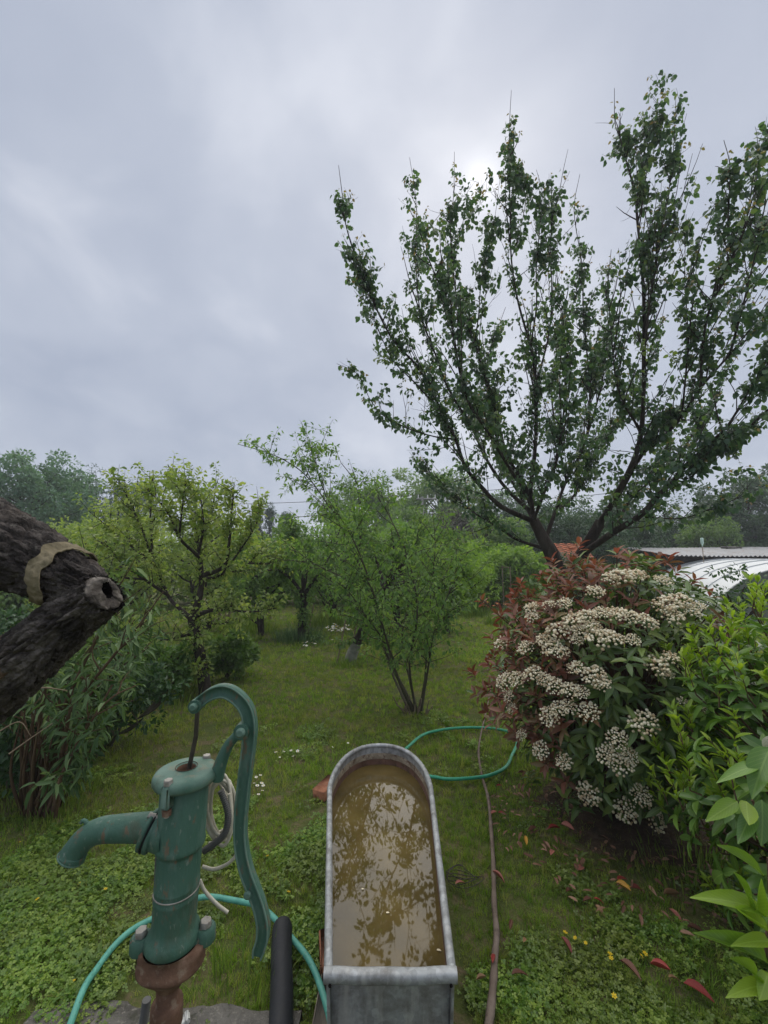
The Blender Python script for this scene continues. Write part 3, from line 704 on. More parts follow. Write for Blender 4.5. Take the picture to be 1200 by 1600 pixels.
# ------------------------------------------------------------------ the fruit trees and shrubs of the middle ground
def guided(name, label, cat, base, guides, bark, mat, n_sh, sh_len, dens, L, W, up=.5, droop=.4, leaf_on=.35, v=(.5, .22), group=None, spread=.05, sub2=0, flat_=0.0, hi=True):
    root = thing(name, label, cat, base, group); B, C = MB(), Crown(); subs = []; paths = []
    for pts, r0, r1 in guides:
        pp = [np.r_[(P(x, y, d) if y is not None else x), r0 + (r1 - r0) * (i / (len(pts) - 1)) ** .8] for i, (x, y, d) in enumerate(pts)]
        q = limb(B, pp, 7, 5, .05); paths.append(q)
    Z = np.array([0, 0, 1.0])
    for q in paths:
        n = int(plen(q) * n_sh) + 2; p, T, s = along(q, n, .18, .97)
        for k in range(n):
            rd = rnd_dir(1)[0]; rd[2] *= (1 - flat_)
            d = T[k] * .55 + Z * up * RNG.uniform(.2, 1.2) + rd * .9
            sh = shoot(p[k], d, RNG.uniform(*sh_len) * (1 - .3 * s[k]), .005, up * .6, .14); tube(B, sh[:, :3], sh[:, 3], 4, False); subs.append(sh)
            for _ in range(sub2):
                pp_, TT, ss = along(sh, 1, .3, .9); s2 = shoot(pp_[0], TT[0] * .4 + rnd_dir(1)[0] * [1, 1, 1 - flat_] + Z * up * .4, RNG.uniform(*sh_len) * .5, .003, up * .3, .15, 4)
                tube(B, s2[:, :3], s2[:, 3], 3, False); subs.append(s2)
    for sh in subs:
        n = int(plen(sh) * dens * RNG.uniform(.4, 1.4)) + 3
        C.add(leaf_sleeve(sh, n, spread, L, W, droop, .08, 1.0), np.clip(RNG.normal(v[0] + .15 * RNG.normal(), v[1], n), 0, 1))
    for q in paths:
        n = int(plen(q) * dens * leaf_on)
        C.add(leaf_sleeve(q, n, spread * 1.5, L, W, droop, .4, 1.0), np.clip(RNG.normal(v[0], v[1], n), 0, 1))
    B.build('trunk' if cat == 'tree' else 'stems', M[bark], root)
    cb = MB(); C.fill(cb, hi); tag(cb.build('crown' if cat == 'tree' else 'foliage', M[mat], root), kind='stuff')
    return root
b0 = G(322, 1085)
D = b0[1]
guided('pear_tree', 'small crooked fruit tree with pale yellow-green leaves behind the pump', 'tree', b0, [
    ([(322,1090,D),(315,1040,D),(306,990,D),(300,965,D)], .075, .055),
    ([(300,968,D),(312,930,D),(315,900,D),(311,860,D+.1),(300,800,D+.2),(262,726,D+.2)], .05, .006),
    ([(302,965,D),(325,955,D-.1),(350,953,D-.2),(395,956,D-.3),(432,950,D-.4)], .03, .006),
    ([(300,968,D),(285,955,D+.1),(262,930,D+.2),(240,880,D+.3),(215,810,D+.3),(190,785,D+.3)], .035, .006),
    ([(300,990,D),(280,995,D-.2),(250,1000,D-.3),(215,985,D-.4)], .02, .004),
    ([(314,900,D),(350,885,D-.2),(358,850,D-.3),(362,800,D-.3),(366,755,D-.3)], .03, .005),
    ([(311,860,D),(318,820,D-.2),(312,772,D-.3)], .02, .004),
    ([(314,905,D),(345,900,D+.3),(390,880,D+.5),(415,850,D+.6)], .025, .005),
    ([(262,930,D+.2),(225,905,D),(190,880,D-.1),(165,845,D-.1)], .022, .005),
    ([(240,880,D+.3),(235,820,D+.3),(238,760,D+.3),(240,735,D+.3)], .018, .004),
    ([(311,870,D),(280,840,D-.4),(262,800,D-.5),(225,760,D-.5)], .022, .004),
    ([(300,965,D),(345,975,D+.5),(385,960,D+.8)], .02, .004),
    ([(240,880,D+.3),(200,850,D+.5),(165,820,D+.6),(140,800,D+.6)], .02, .004), ([(225,905,D),(180,900,D-.3),(150,880,D-.4),(130,860,D-.4)], .016, .004),
    ([(345,900,D+.3),(375,860,D-.1),(400,820,D-.2),(408,790,D-.2)], .016, .004), ([(215,810,D+.3),(190,760,D+.4),(178,742,D+.4)], .012, .003), ([(390,880,D+.5),(425,880,D+.2),(450,862,D+.1)], .014, .003),
    ([(311,860,D+.1),(330,800,D+.5),(340,750,D+.6)], .016, .004), ([(280,840,D-.4),(285,790,D-.6),(290,745,D-.6)], .014, .003)],
    'bark', 'pear', 15, (.15, .55), 100, .062, .036, .75, .15, .6, (.62, .25), spread=.045)

b1 = G(645, 1114); D = b1[1]
guided('arching_shrub', 'airy multi-stemmed green shrub with an arching branch in the middle of the lawn', 'shrub', b1, [
    ([(650,1116,D),(630,1075,D),(612,1040,D),(600,1000,D),(588,940,D+.1),(560,880,D+.2),(525,810,D+.2),(480,745,D+.2),(430,712,D+.1),(372,694,D)], .022, .003),
    ([(646,1114,D),(622,1060,D-.2),(600,985,D-.4),(575,900,D-.6),(545,830,D-.7),(505,770,D-.8)], .018, .003),
    ([(652,1114,D),(640,1060,D+.2),(628,1000,D+.3),(640,940,D+.4),(662,880,D+.5),(690,830,D+.5)], .016, .003),
    ([(655,1114,D),(664,1060,D),(668,1000,D-.1),(674,920,D-.1),(680,850,D-.1),(674,785,D-.1)], .013, .002),
    ([(658,1114,D),(668,1050,D-.2),(680,980,D-.4),(705,920,D-.5),(730,880,D-.6)], .014, .003),
    ([(650,1114,D),(640,1040,D-.3),(652,960,D-.5),(640,880,D-.6),(610,810,D-.6),(585,770,D-.6)], .014, .003),
    ([(640,1112,D),(612,1050,D+.4),(590,990,D+.6),(545,930,D+.8),(490,890,D+.9),(440,860,D+.9)], .016, .003),
    ([(588,940,D+.1),(540,905,D-.1),(490,880,D-.2),(450,850,D-.3)], .010, .003),
    ([(525,810,D+.2),(500,750,D+.4),(490,705,D+.5),(475,690,D+.5)], .008, .002),
    ([(560,880,D+.2),(565,810,D+.2),(560,760,D+.3),(545,738,D+.3)], .010, .002),
    ([(600,1000,D),(570,960,D-.4),(545,925,D-.6),(520,905,D-.7)], .010, .002),
    ([(674,920,D),(700,890,D+.3),(715,840,D+.5)], .008, .002)],
    'bark_light', 'shrub', 9.5, (.22, .72), 58, .056, .026, .35, .3, .25, (.5, .24), spread=.04, sub2=1, flat_=.3)
def stump(b, n=16):
    o = MB()
    for i in range(n):
        a = RNG.uniform(0, 6.28); r = RNG.uniform(.02, .15); p = b + np.array([math.cos(a) * r, math.sin(a) * r * .7, -.02])
        q = p + np.array([math.cos(a) * .06 + RNG.normal() * .04, RNG.normal() * .04, RNG.uniform(.07, .2)])
        tube(o, np.array([p, (p + q) / 2 + RNG.normal(size=3) * .006, q]), [.008, .007, .005], 5, True)
    return o
so = stump(b1).build('cut_stems', M['dry'], bpy.data.objects['arching_shrub'])
# two old fruit trees standing behind the shrub
b2 = G(473, 1002); D = b2[1]
guided('apple_tree', 'low dark-trunked fruit tree left of the arching shrub, lavender at its foot', 'tree', b2, [
    ([(473,1006,D),(472,975,D),(476,950,D),(474,925,D)], .085, .065),
    ([(474,930,D),(455,905,D),(430,890,D),(400,900,D-.2),(385,930,D-.3)], .04, .006), ([(475,930,D),(470,890,D),(455,850,D+.2),(440,820,D+.3)], .04, .006),
    ([(475,930,D),(495,900,D),(515,870,D),(530,840,D)], .04, .006), ([(474,925,D),(480,880,D-.5),(470,845,D-.8),(450,830,D-1)], .035, .006),
    ([(455,905,D),(425,870,D+.6),(400,845,D+.9)], .03, .006)],
    'bark', 'apple', 9, (.25, .75), 90, .08, .048, .4, .4, .5, (.45, .25), spread=.06, sub2=1)
b3 = G(548, 1030); D = b3[1]
guided('leaning_tree', 'leaning fruit tree with whitewashed trunk foot, half hidden behind the arching shrub', 'tree', b3, [
    ([(546,1034,D),(556,1008,D),(570,975,D),(590,945,D),(604,915,D)], .085, .05),
    ([(604,915,D),(630,880,D),(650,850,D+.2),(655,810,D+.3)], .04, .006), ([(600,920,D),(590,880,D+.3),(570,840,D+.5),(560,800,D+.6)], .04, .006),
    ([(604,915,D),(650,905,D+.4),(695,880,D+.6),(720,850,D+.8)], .035, .006), ([(604,915,D),(615,860,D-.3),(610,820,D-.5)], .03, .005), ([(590,945,D),(640,950,D),(690,960,D-.3),(720,945,D-.5)], .025, .005)],
    'bark', 'apple', 9, (.25, .7), 90, .075, .044, .4, .4, .5, (.4, .25), spread=.06, sub2=1)
wb = MB(); tube(wb, cr([P(546,1034,D)-[0,.0,.02], P(551,1020,D), P(557,1005,D)], 4), np.linspace(.094, .082, 9), 12, False)
wb.build('whitewash', flat('limewash', (.24, .24, .20), .9, .1, var=.35, sc=14), bpy.data.objects['leaning_tree'])
# ------------------------------------------------------------------ background: trees, sheds, fences
def at(px, Y): return np.array([(px - 600) / F_PX * Y * 1.0, Y, 0.0])
def hgt(py, Y): return P(600, py, Y)[2]
T = clump_tree
G_BG = 'trees beyond the garden'
T('broadleaf_tree', 'tall hazy blue-green tree at the far left edge', 'tree', at(28, 17), hgt(706, 17), 2.1, 2.0, 1.0, 'bluetree', 150, 70, .13, group=G_BG, trunk_r=.2, clump=.36)
T('broadleaf_tree', 'blue-green tree right behind the cloth-wrapped log, shorter than its left neighbour', 'tree', at(95, 19), hgt(722, 19), 1.3, 1.6, 1.0, 'bluetree', 90, 60, .13, group=G_BG, trunk_r=.18, clump=.4)
T('pine_tree', 'dark ragged pine poking up behind the left fruit tree', 'tree', at(150, 21), hgt(748, 21), 1.7, 1.6, 1.2, 'conifer', 90, 60, .14, group=G_BG, trunk_r=.16, clump=.38, wide=.3)
T('pine_tree', 'dark pine top showing just above the left fruit tree', 'tree', at(212, 23), hgt(738, 23), 1.5, 1.5, 1.0, 'conifer', 80, 60, .14, group=G_BG, trunk_r=.16, clump=.4, wide=.3)
for px, py, lab in ((402, 800, 'leftmost of three small dark spruces on the skyline'), (421, 786, 'tallest of three small dark spruces on the skyline'), (446, 803, 'rightmost of three small dark spruces on the skyline, beside the arching shrub')):
    T('spruce_tree', lab, 'tree', at(px, 30), hgt(py, 30), 1.0, 1.0, .4, 'conifer', 90, 36, .17, group='spruces on the skyline', trunk_r=.13, shape='cone', clump=.5, wide=.25)
T('broadleaf_tree', 'rounded green tree behind the arching shrub', 'tree', at(565, 24), hgt(752, 24), 2.6, 2.2, .6, 'apple', 130, 60, .16, group=G_BG, trunk_r=.2, clump=.36)
T('broadleaf_tree', 'broad dense green tree behind the utility pole', 'tree', at(690, 27), hgt(734, 27), 3.4, 2.6, .8, 'apple', 190, 70, .17, group=G_BG, trunk_r=.25, clump=.34)
T('broadleaf_tree', 'dark purple-leaved tree behind the low limb of the tall fruit tree', 'tree', at(735, 19), hgt(800, 19), 2.0, 1.5, .4, 'plum', 110, 60, .13, group=G_BG, trunk_r=.15, clump=.4)
T('broadleaf_tree', 'green tree filling the gap left of the tall fruit tree trunk', 'tree', at(800, 24), hgt(768, 24), 2.4, 2.0, .5, 'hedge', 120, 60, .15, group=G_BG, trunk_r=.2, clump=.4)
T('broadleaf_tree', 'dark green tree directly behind the flowering bush and right-hand limb', 'tree', at(955, 20), hgt(772, 20), 2.2, 1.8, .2, 'hedge', 140, 70, .13, group=G_BG, trunk_r=.2, clump=.38)
T('broadleaf_tree', 'dark green tree behind the left end of the metal-roofed shed', 'tree', at(1045, 22), hgt(792, 22), 2.2, 1.8, .2, 'hedge', 130, 70, .14, group=G_BG, trunk_r=.2, clump=.38)
T('broadleaf_tree', 'full green tree behind the metal-roofed shed at the right edge', 'tree', at(1165, 21), hgt(742, 21), 2.9, 2.0, .3, 'hedge', 190, 80, .15, group=G_BG, trunk_r=.22, clump=.32)
T('broadleaf_tree', 'paler green tree in front of the dark one above the shed roof', 'tree', at(1110, 19), hgt(800, 19), 1.4, 1.2, .2, 'apple', 70, 60, .12, group=G_BG, trunk_r=.12, clump=.42)
for px, Y, py, rx, mk, lab in ((858, 18.5, 785, 1.7, 'hedge', 'dark tree right behind the fork of the tall fruit tree'), (770, 16.5, 812, 1.5, 'apple', 'green tree left of the tall fruit tree, in front of the purple one'), (925, 17.5, 795, 1.6, 'hedge', 'dark tree behind the right-hand limb base'), (655, 17, 790, 1.6, 'apple', 'green tree just in front of the utility pole')):
    T('broadleaf_tree', lab, 'tree', at(px, Y), hgt(py, Y), rx, rx * .8, .3, mk, 100, 60, .12, group=G_BG, trunk_r=.14, clump=.4)
G_SH = 'shrubs along the garden edge'
for px, Y, py, rx, mk, lab in (
    (705, 12.5, 868, 1.1, 'bright', 'yellow-green bush right of the arching shrub'), (760, 14, 850, 1.3, 'bright', 'bright green bush in front of the purple tree'),
    (815, 13.5, 858, 1.1, 'bright', 'bright green bush beside the wire fence stakes'), (845, 15, 872, 1.0, 'hedge', 'dark bush left of the tall fruit tree trunk'),
    (640, 14, 830, 1.5, 'shrub', 'mid-green bush right behind the arching shrub'), (560, 13, 838, 1.4, 'shrub', 'mid-green bush behind the arching shrub, left side'),
    (480, 15, 838, 1.5, 'apple', 'green bush behind the low dark-trunked fruit tree'), (400, 14, 845, 1.3, 'shrub', 'green bush behind the right side of the pear tree'),
    (330, 15, 830, 1.4, 'apple', 'green bush right behind the pear tree crown'), (240, 13, 825, 1.4, 'pear', 'pale bush behind the left side of the pear tree'),
    (160, 12, 830, 1.3, 'bright', 'light green bush behind the end of the log'), (70, 11, 838, 1.3, 'apple', 'green bush behind the cloth-wrapped log'),
    (910, 14, 868, 1.0, 'hedge', 'dark bush right of the tall fruit tree trunk'), (990, 16, 862, 1.2, 'hedge', 'dark bush behind the top of the flowering bush'), (0, 10, 850, 1.2, 'apple', 'green bush at the left edge behind the log')):
    T('shrub', lab, 'shrub', at(px, Y), hgt(py, Y), rx, rx * .8, .05, mk, 60, 70, .10 if Y < 13.5 else .115, 'bark_light', G_SH, .03, 'ball', .5, 3)
G_FT = 'fruit trees behind the pear tree'
for px, Y, py, rx, mk, lab in ((205, 8.6, 782, .95, 'pear', 'light green fruit tree behind the left half of the pear tree'), (135, 9.2, 806, 1.0, 'pear', 'light green fruit tree just right of the log end'), (335, 9.4, 800, 1.0, 'pear', 'light green fruit tree behind the right half of the pear tree'),
        (415, 8.8, 826, .85, 'shrub', 'small green fruit tree between pear tree and apple tree'), (625, 9.6, 812, 1.05, 'shrub', 'green fruit tree close behind the arching shrub'), (700, 9.0, 850, .8, 'bright', 'yellow-green young tree at the right of the arching shrub'), (520, 10.2, 800, 1.1, 'shrub', 'green fruit tree behind the arching branch')):
    T('fruit_tree', lab, 'tree', at(px, Y), hgt(py, Y), rx, rx * .8, .45, mk, 75, 55, .062, 'bark', G_FT, .06, 'ball', .46, 2, (.2, 1))
# the far wood that closes the view: one mass
def far_wood():
    b = MB(); n = 26000
    x = RNG.uniform(-70, 70, n); y = RNG.uniform(42, 60, n)
    top = np.array([2.6 + 1.5 * noise.noise((xx * .12, 3, 1)) + .9 * noise.noise((xx * .5, 7, 2)) for xx in x])
    z = top * np.sqrt(RNG.uniform(0, 1, n)); p = np.stack([x, y, z], -1); d = rnd_dir(n)
    k = RNG.uniform(.4, .8, n); leaves(b, p, d, nrm(d + [0, -.6, .6]), k, k * .7, np.clip(RNG.normal(.5, .2, n), 0, 1), False)
    tag(b.build('far_wood', M['bluetree'], origin=(0, 50, 0)), 'distant band of trees closing the view along the horizon', 'wood', kind='stuff')
far_wood()

M['white_film'] = flat('greenhouse_film', (.62, .64, .64), .45, .4, var=.06, sc=3, bump=.25, bs=4)
M['grey_film'] = leafmat('clouded_film', [(.30, .33, .31), (.34, .36, .34)], .5, .35, .4, 'attr', (1, 1, 1), k=1)
M['galv_frame'] = flat('frame_tube', (.30, .31, .31), .5, .5, .6)
M['tin'] = surf('corrugated_iron', [(2, [(.3, (.20, .21, .22)), (.7, (.42, .42, .42))], 1), (5, (.55, .66, (.22, .13, .08)), .6)], (.4, .7), .2, 30, .5, .3)
M['darkwood'] = flat('dark_planks', (.035, .028, .022), .9, .15, var=.4, sc=8)
M['tile'] = surf('roof_tile', [(5, [(.3, (.34, .10, .05)), (.7, (.58, .22, .12))], 1)], (.8, 1), .4, 30, .2)
M['render'] = flat('house_render', (.55, .50, .42), .9, .1, var=.12)
M['paling'] = flat('paling_wood', (.42, .34, .27), .9, .1, var=.3, sc=20)
M['wire'] = flat('wire_metal', (.10, .105, .10), .6, .4, .5)
M['pole'] = flat('concrete_pole', (.33, .32, .30), .9, .1, var=.2)

def poly_tunnel():
    near = np.array([9.9, 9.0, 0]); dirv = nrm(np.array([2.6, 7.0, 0])); side = np.array([1.0, -.2, 0]); hw, h, ln = 2.55, 1.52, 7.2
    root = thing('poly_tunnel', 'low white plastic-covered garden tunnel behind the flowering bush', 'greenhouse', near)
    an = np.linspace(0, math.pi, 22); b = MB(); ns = 30
    rows = []
    for i in range(ns + 1):
        t = i / ns; sag = .018 * abs(math.sin(t * math.pi * 6))
        c = near + dirv * ln * t
        rows.append(np.array([c - side * hw * math.cos(a) * (1 - sag) + np.array([0, 0, h * math.sin(a) ** .85 * (1 - sag)]) for a in an]))
    V = np.array(rows); m = len(an); i = np.arange(ns)[:, None]; j = np.arange(m - 1)[None]
    b.add(V.reshape(-1, 3), np.stack([i * m + j, (i + 1) * m + j, (i + 1) * m + j + 1, i * m + j + 1], -1).reshape(-1, 4)); b.build('cover', M['white_film'], root)
    e = MB(); prof = V[0] - dirv * .01; c0 = near - dirv * .01
    e.add(np.vstack([prof, c0[None]]), np.array([[k, k + 1, m] for k in range(m - 1)])); e.build('end_sheet', M['grey_film'], root)
    a = MB(); tube(a, V[0] - dirv * .03, .022, 6); a.build('arch', M['galv_frame'], root)
    for k_ in range(5, ns, 5):
        a = MB(); tube(a, V[k_] + [0, 0, .012], .016, 6); a.build('hoop', M['white_film'], root)
    for s in (-.9, 0.0, .9):
        a = MB(); x = near + side * s - dirv * .03; hh = h * math.sqrt(max(0, 1 - (s / hw) ** 2)); tube(a, np.array([x, x + [0, 0, hh * .99]]), .016, 6); a.build('post', M['galv_frame'], root)
    a = MB(); tube(a, np.array([near - side * 2.2 - dirv * .03 + [0, 0, .8], near + side * 2.2 - dirv * .03 + [0, 0, .8]]), .014, 6); a.build('rail', M['galv_frame'], root)
poly_tunnel()
def tin_shed():
    root = thing('tin_shed', 'low dark shed with a pale corrugated metal roof beyond the white tunnel', 'shed', (12.6, 15.6, 0))
    b = MB(); x0, x1, yf, yb = 10.05, 17.5, 14.6, 18.0; zf, zb = 1.64, 1.99; n = 240
    xs = np.linspace(x0, x1, n); rows = []
    for y, z in ((yf, zf), ((yf + yb) / 2, (zf + zb) / 2 + .02), (yb, zb)):
        rows.append(np.stack([xs, np.full(n, y), z + .025 * np.cos(xs * 2 * math.pi / .16) + .02 * np.sin(xs * .9)], -1))
    V = np.array(rows); V2 = V - [0, 0, .012]; i = np.arange(2)[:, None]; j = np.arange(n - 1)[None]
    Fq = np.stack([i * n + j, i * n + j + 1, (i + 1) * n + j + 1, (i + 1) * n + j], -1).reshape(-1, 4)
    b.add(V.reshape(-1, 3), Fq); b.add(V2.reshape(-1, 3), Fq[:, ::-1]); b.build('roof', M['tin'], root)
    for k in range(16):
        w = MB(); x = x0 + .3 + k * .44; box(w, (x + .21, yf + .5 + RNG.normal() * .004, .78), (.42, .03, 1.55), bev=.004); w.build('plank', M['darkwood'], root)
    w = MB(); box(w, (x0 + .25, (yf + yb) / 2 + .3, .8), (.05, 2.4, 1.6)); w.build('side_wall', M['darkwood'], root)
    w = MB(); box(w, ((x0 + x1) / 2, yb - .3, .9), (7.0, .05, 1.8)); w.build('back_wall', M['darkwood'], root)
    w = MB(); box(w, ((x0 + x1) / 2, yf + .35, 1.53), (7.1, .08, .1)); w.build('beam', M['darkwood'], root)
    s = MB(); box(s, (14.2, 17.2, 1.98), (.5, .3, .1), rotz(.2), .03); o = s.build('stone', M['concrete'], origin=(14.2, 17.2, 1.95)); tag(o, 'flat stone weighing down the corrugated shed roof', 'stone')
    s = MB(); box(s, (14.65, 17.25, 1.97), (.25, .2, .1), rotz(.7), .03); o = s.build('stone', M['concrete'], origin=(14.65, 17.25, 1.95)); tag(o, 'smaller stone at the right on the corrugated shed roof', 'stone')
tin_shed()
def tile_house(px, Y, zr, ze, w, d, label):
    c = at(px, Y); root = thing('tile_roofed_house', label, 'house', c); b = MB(); box(b, c + [0, 0, ze / 2], (w, d, ze)); b.build('wall', M['render'], root)
    rows = 9; rb = root
    for k in range(rows):
        t0, t1 = k / rows, (k + 1) / rows + .03
        for sgn in (-1, 1):
            r = MB(); y0 = c[1] + sgn * (d / 2 + .35) * (1 - t0); y1 = c[1] + sgn * (d / 2 + .35) * (1 - min(1, t1)); z0 = ze + (zr - ze) * t0 + .06; z1 = ze + (zr - ze) * min(1, t1) + .02
            n = 60; xs = np.linspace(c[0] - w / 2 - .3, c[0] + w / 2 + .3, n); wv = .03 * np.abs(np.sin(xs * math.pi / .3))
            V = np.vstack([np.stack([xs, np.full(n, y0), z0 + wv], -1), np.stack([xs, np.full(n, y1), z1 + wv], -1)])
            r.add(V, np.array([[j, j + 1, n + j + 1, n + j] for j in range(n - 1)])[:, ::sgn * -1]); r.build('tile_course', M['tile'], rb)
    for sx in (-1, 1):
        g = MB(); x = c[0] + sx * (w / 2 - .002); g.add([[x, c[1] - d / 2, ze], [x, c[1] + d / 2, ze], [x, c[1], zr]], np.array([[0, 1, 2]])); g.build('gable', M['render'], root)
    f = MB(); box(f, c + [0, -d / 2 - .02, ze * .6], (.9, .06, .8)); wn = f.build('window', flat('pane_%d' % px, (.03, .035, .04), .1, .5), root)
    if Y > 20: f = MB(); box(f, c + [w * .25, 0, zr + .15], (.4, .4, .9)); f.build('chimney', M['brick'], root)
tile_house(884, 15.8, 2.06, 1.5, .45, 1.4, 'small outbuilding with orange tiled roof glimpsed behind the tall fruit tree trunk')
tile_house(376, 26, 2.3, 1.4, 1.4, 3.0, 'small house with pinkish tiled roof glimpsed through the pear tree')

def utility_pole():
    c = at(660, 22); zt = hgt(776, 22); root = thing('utility_pole', 'grey concrete utility pole rising above the bushes', 'pole', c)
    b = MB(); tube(b, np.array([c, c + [0, 0, zt]]), [.10, .075], 10); b.build('shaft', M['pole'], root)
    b = MB(); box(b, c + [.25, 0, zt - .12], (1.1, .08, .08)); b.build('crossarm', M['pole'], root)
    for k in (-.2, .3, .7):
        b = MB(); tube(b, np.array([c + [k, 0, zt - .08], c + [k, 0, zt + .1]]), [.035, .025], 8); b.build('insulator', M['daisy'], root)
    for i, (e, lab) in enumerate((((at(330, 24) + [0, 0, hgt(788, 24)]), 'thin dark overhead wire crossing the sky left of the pole'), ((at(960, 22) + [0, 0, hgt(770, 22)]), 'thin overhead wire running right from the pole into the tall tree'))):
        s = c + [(-.2, .7)[i], 0, zt + .1]; t = np.linspace(0, 1, 24)[:, None]; p = s * (1 - t) + e * t; p[:, 2] -= (.35 * 4 * t * (1 - t))[:, 0] * (.3, .8)[i]
        b = MB(); tube(b, p, .016, 5); o = b.build('overhead_wire', M['wire'], origin=tuple(s)); tag(o, lab, 'wire')
utility_pole()
def fences():
    a, c = at(315, 10.3), at(425, 10.9); n = 15
    root = thing('picket_fence', 'weathered pale picket fence behind the pear tree', 'fence', (a + c) / 2)
    for k in range(n):
        t = k / (n - 1); p = a * (1 - t) + c * t; b = MB(); h = .62 + RNG.normal() * .02
        V = np.array([[-.04, 0, 0], [.04, 0, 0], [.04, 0, h - .05], [0, 0, h], [-.04, 0, h - .05]]); V = np.vstack([V, V + [0, .02, 0]]) + p
        b.add(V, [[0, 1, 2, 3, 4], [9, 8, 7, 6, 5]] + [[i, i + 5, (i + 1) % 5 + 5, (i + 1) % 5] for i in range(5)]); b.build('picket', M['paling'], root, smooth=False)
    for z in (.15, .45):
        b = MB(); d = nrm(c - a); box(b, (a + c) / 2 + [0, .04, z], (np.linalg.norm(c - a), .03, .06), rotz(math.atan2(d[1], d[0]))); b.build('rail', M['paling'], root)
    # wire mesh fence right of the shrub
    a, c = at(690, 16.0), at(868, 16.4); root = thing('wire_fence', 'rusty wire mesh fence with thin posts left of the tall fruit tree', 'fence', (a + c) / 2)
    b = MB()
    for k in range(40):
        t = k / 39; p = a * (1 - t) + c * t; tube(b, np.array([p, p + [0, 0, 1.05]]), .006, 3, False)
    for z in np.linspace(.1, 1.05, 8): tube(b, np.array([a + [0, 0, z], c + [0, 0, z]]), .006, 3, False)
    b.build('mesh', M['twig'], root)
    for k in range(6):
        t = k / 5; p = a * (1 - t) + c * t - [0, .02, 0]; b = MB(); tube(b, np.array([p, p + [0, 0, 1.2]]), .025, 6); b.build('post', M['twig'], root)
fences()
for px, pt, pb, Y, lab in ((783, 884, 940, 12.5, 'left of two pale bamboo stakes by the wire fence'), (795, 886, 940, 12.3, 'right of two pale bamboo stakes by the wire fence')):
    b = MB(); p = at(px, Y); tube(b, cr([p, p + [.01, 0, .6], p + [0.0, 0, hgt(pt, Y)]], 4), .014, 6); tag(b.build('bamboo_stake', M['dry'], origin=tuple(p)), lab, 'stake', 'stakes')
b = MB(); tube(b, np.array([at(783, 12.5) + [0, 0, hgt(886, 12.5)], at(795, 12.3) + [0, 0, hgt(887, 12.3)]]), .011, 6); tag(b.build('bamboo_crosspiece', M['dry'], origin=tuple(at(789, 12.4) + [0, 0, 1.2])), 'short pale cane tied across the tops of the two stakes', 'stake', 'stakes')
for (x0, y0), (x1, y1), lab in (((526, 1035), (541, 962), 'thin leaning stake left of the whitewashed trunk'), ((544, 1026), (556, 980), 'shorter thin stake touching the whitewashed trunk'), ((479, 998), (490, 945), 'thin leaning stake beside the dark apple trunk')):
    p = G(x0, y0); q = P(x1, y1, p[1]); b = MB(); tube(b, cr([p - [0, 0, .03], (p + q) / 2 + [.01, 0, 0], q], 4), .012, 6); tag(b.build('wooden_stake', M['dry'], origin=tuple(p)), lab, 'stake', 'stakes')
# plastic bottle on a stick above the shed roof
def bottle():
    c = at(1096, 14.0); z = hgt(852, 14.0); root = thing('bottle_on_stick', 'pale green plastic bottle stuck upside down on a stick above the shed roof', 'bottle', c)
    b = MB(); tube(b, np.array([c, c + [0, 0, z]]), .012, 6); b.build('stick', M['dry'], root)
    b = MB(); lathe(b, [(.015, z - .04), (.016, z), (.045, z + .06), (.048, z + .12), (.042, z + .15), (.048, z + .18), (.045, z + .24), (.02, z + .25)], c[:2], 14); b.build('bottle_body', flat('bottle_plastic', (.42, .58, .50), .25, .6, var=.1), root)
bottle()

# ------------------------------------------------------------------ beds, tall grass, flowers of the middle ground
def grass_clump(name, label, base, n, h, spread, mat, group, w=.008):
    b = MB()
    for i in range(n):
        a = RNG.uniform(0, 6.28); r = spread * math.sqrt(RNG.uniform()); p = np.array([base[0] + math.cos(a) * r, base[1] + math.sin(a) * r * .7, -.02]); hh = h * RNG.uniform(.5, 1.1) * (1 - .4 * r / spread)
        D_ = np.array([math.cos(a), math.sin(a), 0]) * hh * RNG.uniform(.05, .55) + RNG.normal(size=3) * [.04, .04, 0] * hh; S = nrm(np.array([-D_[1], D_[0], 0]) + 1e-5) * w
        V = [p - S, p + S, p + D_ * .3 + [0, 0, hh * .55] + S * .8, p + D_ * .3 + [0, 0, hh * .55] - S * .8, p + D_ + [0, 0, hh * .95]]
        b.add(V, [[0, 1, 2, 3], [3, 2, 4]], RNG.uniform(0, 1))
    return tag(b.build(name, M[mat], origin=tuple(base)), label, 'grass', group)
GC = 'grass clumps at the lawn edge'
grass_clump('ornamental_grass', 'blue-green grass clump at the lawn edge by the flowering bush', at(806, 10.6), 420, .62, .45, 'bluegrass', GC)
grass_clump('ornamental_grass', 'yellowish grass clump left of the blue-green one', at(775, 10.2), 300, .42, .35, 'tallgrass', GC)
grass_clump('lavender_clump', 'low grey-green lavender clump around the dark apple trunk', G(470, 1000), 700, .42, .55, 'bluegrass', GC, .005)
grass_clump('long_grass', 'unmown long grass below the picket fence', at(395, 9.4), 500, .38, .7, 'tallgrass', GC)
grass_clump('long_grass', 'unmown long grass between the two old fruit trees', at(520, 10.2), 700, .42, .9, 'tallgrass', GC)
grass_clump('long_grass', 'tufty weeds around the foot of the leaning stakes', G(540, 1040), 160, .14, .24, 'tallgrass', GC, .006)
grass_clump('long_grass', 'long grass under the bright bushes by the wire fence', at(735, 11.8), 500, .5, .9, 'tallgrass', GC)
grass_clump('long_grass', 'dark long grass in the shade under the pear tree', G(250, 1090), 420, .26, .55, 'tallgrass', GC, .005)
grass_clump('long_grass', 'long grass at the foot of the grey-green shrub', G(90, 1260), 260, .20, .38, 'tallgrass', GC, .004)
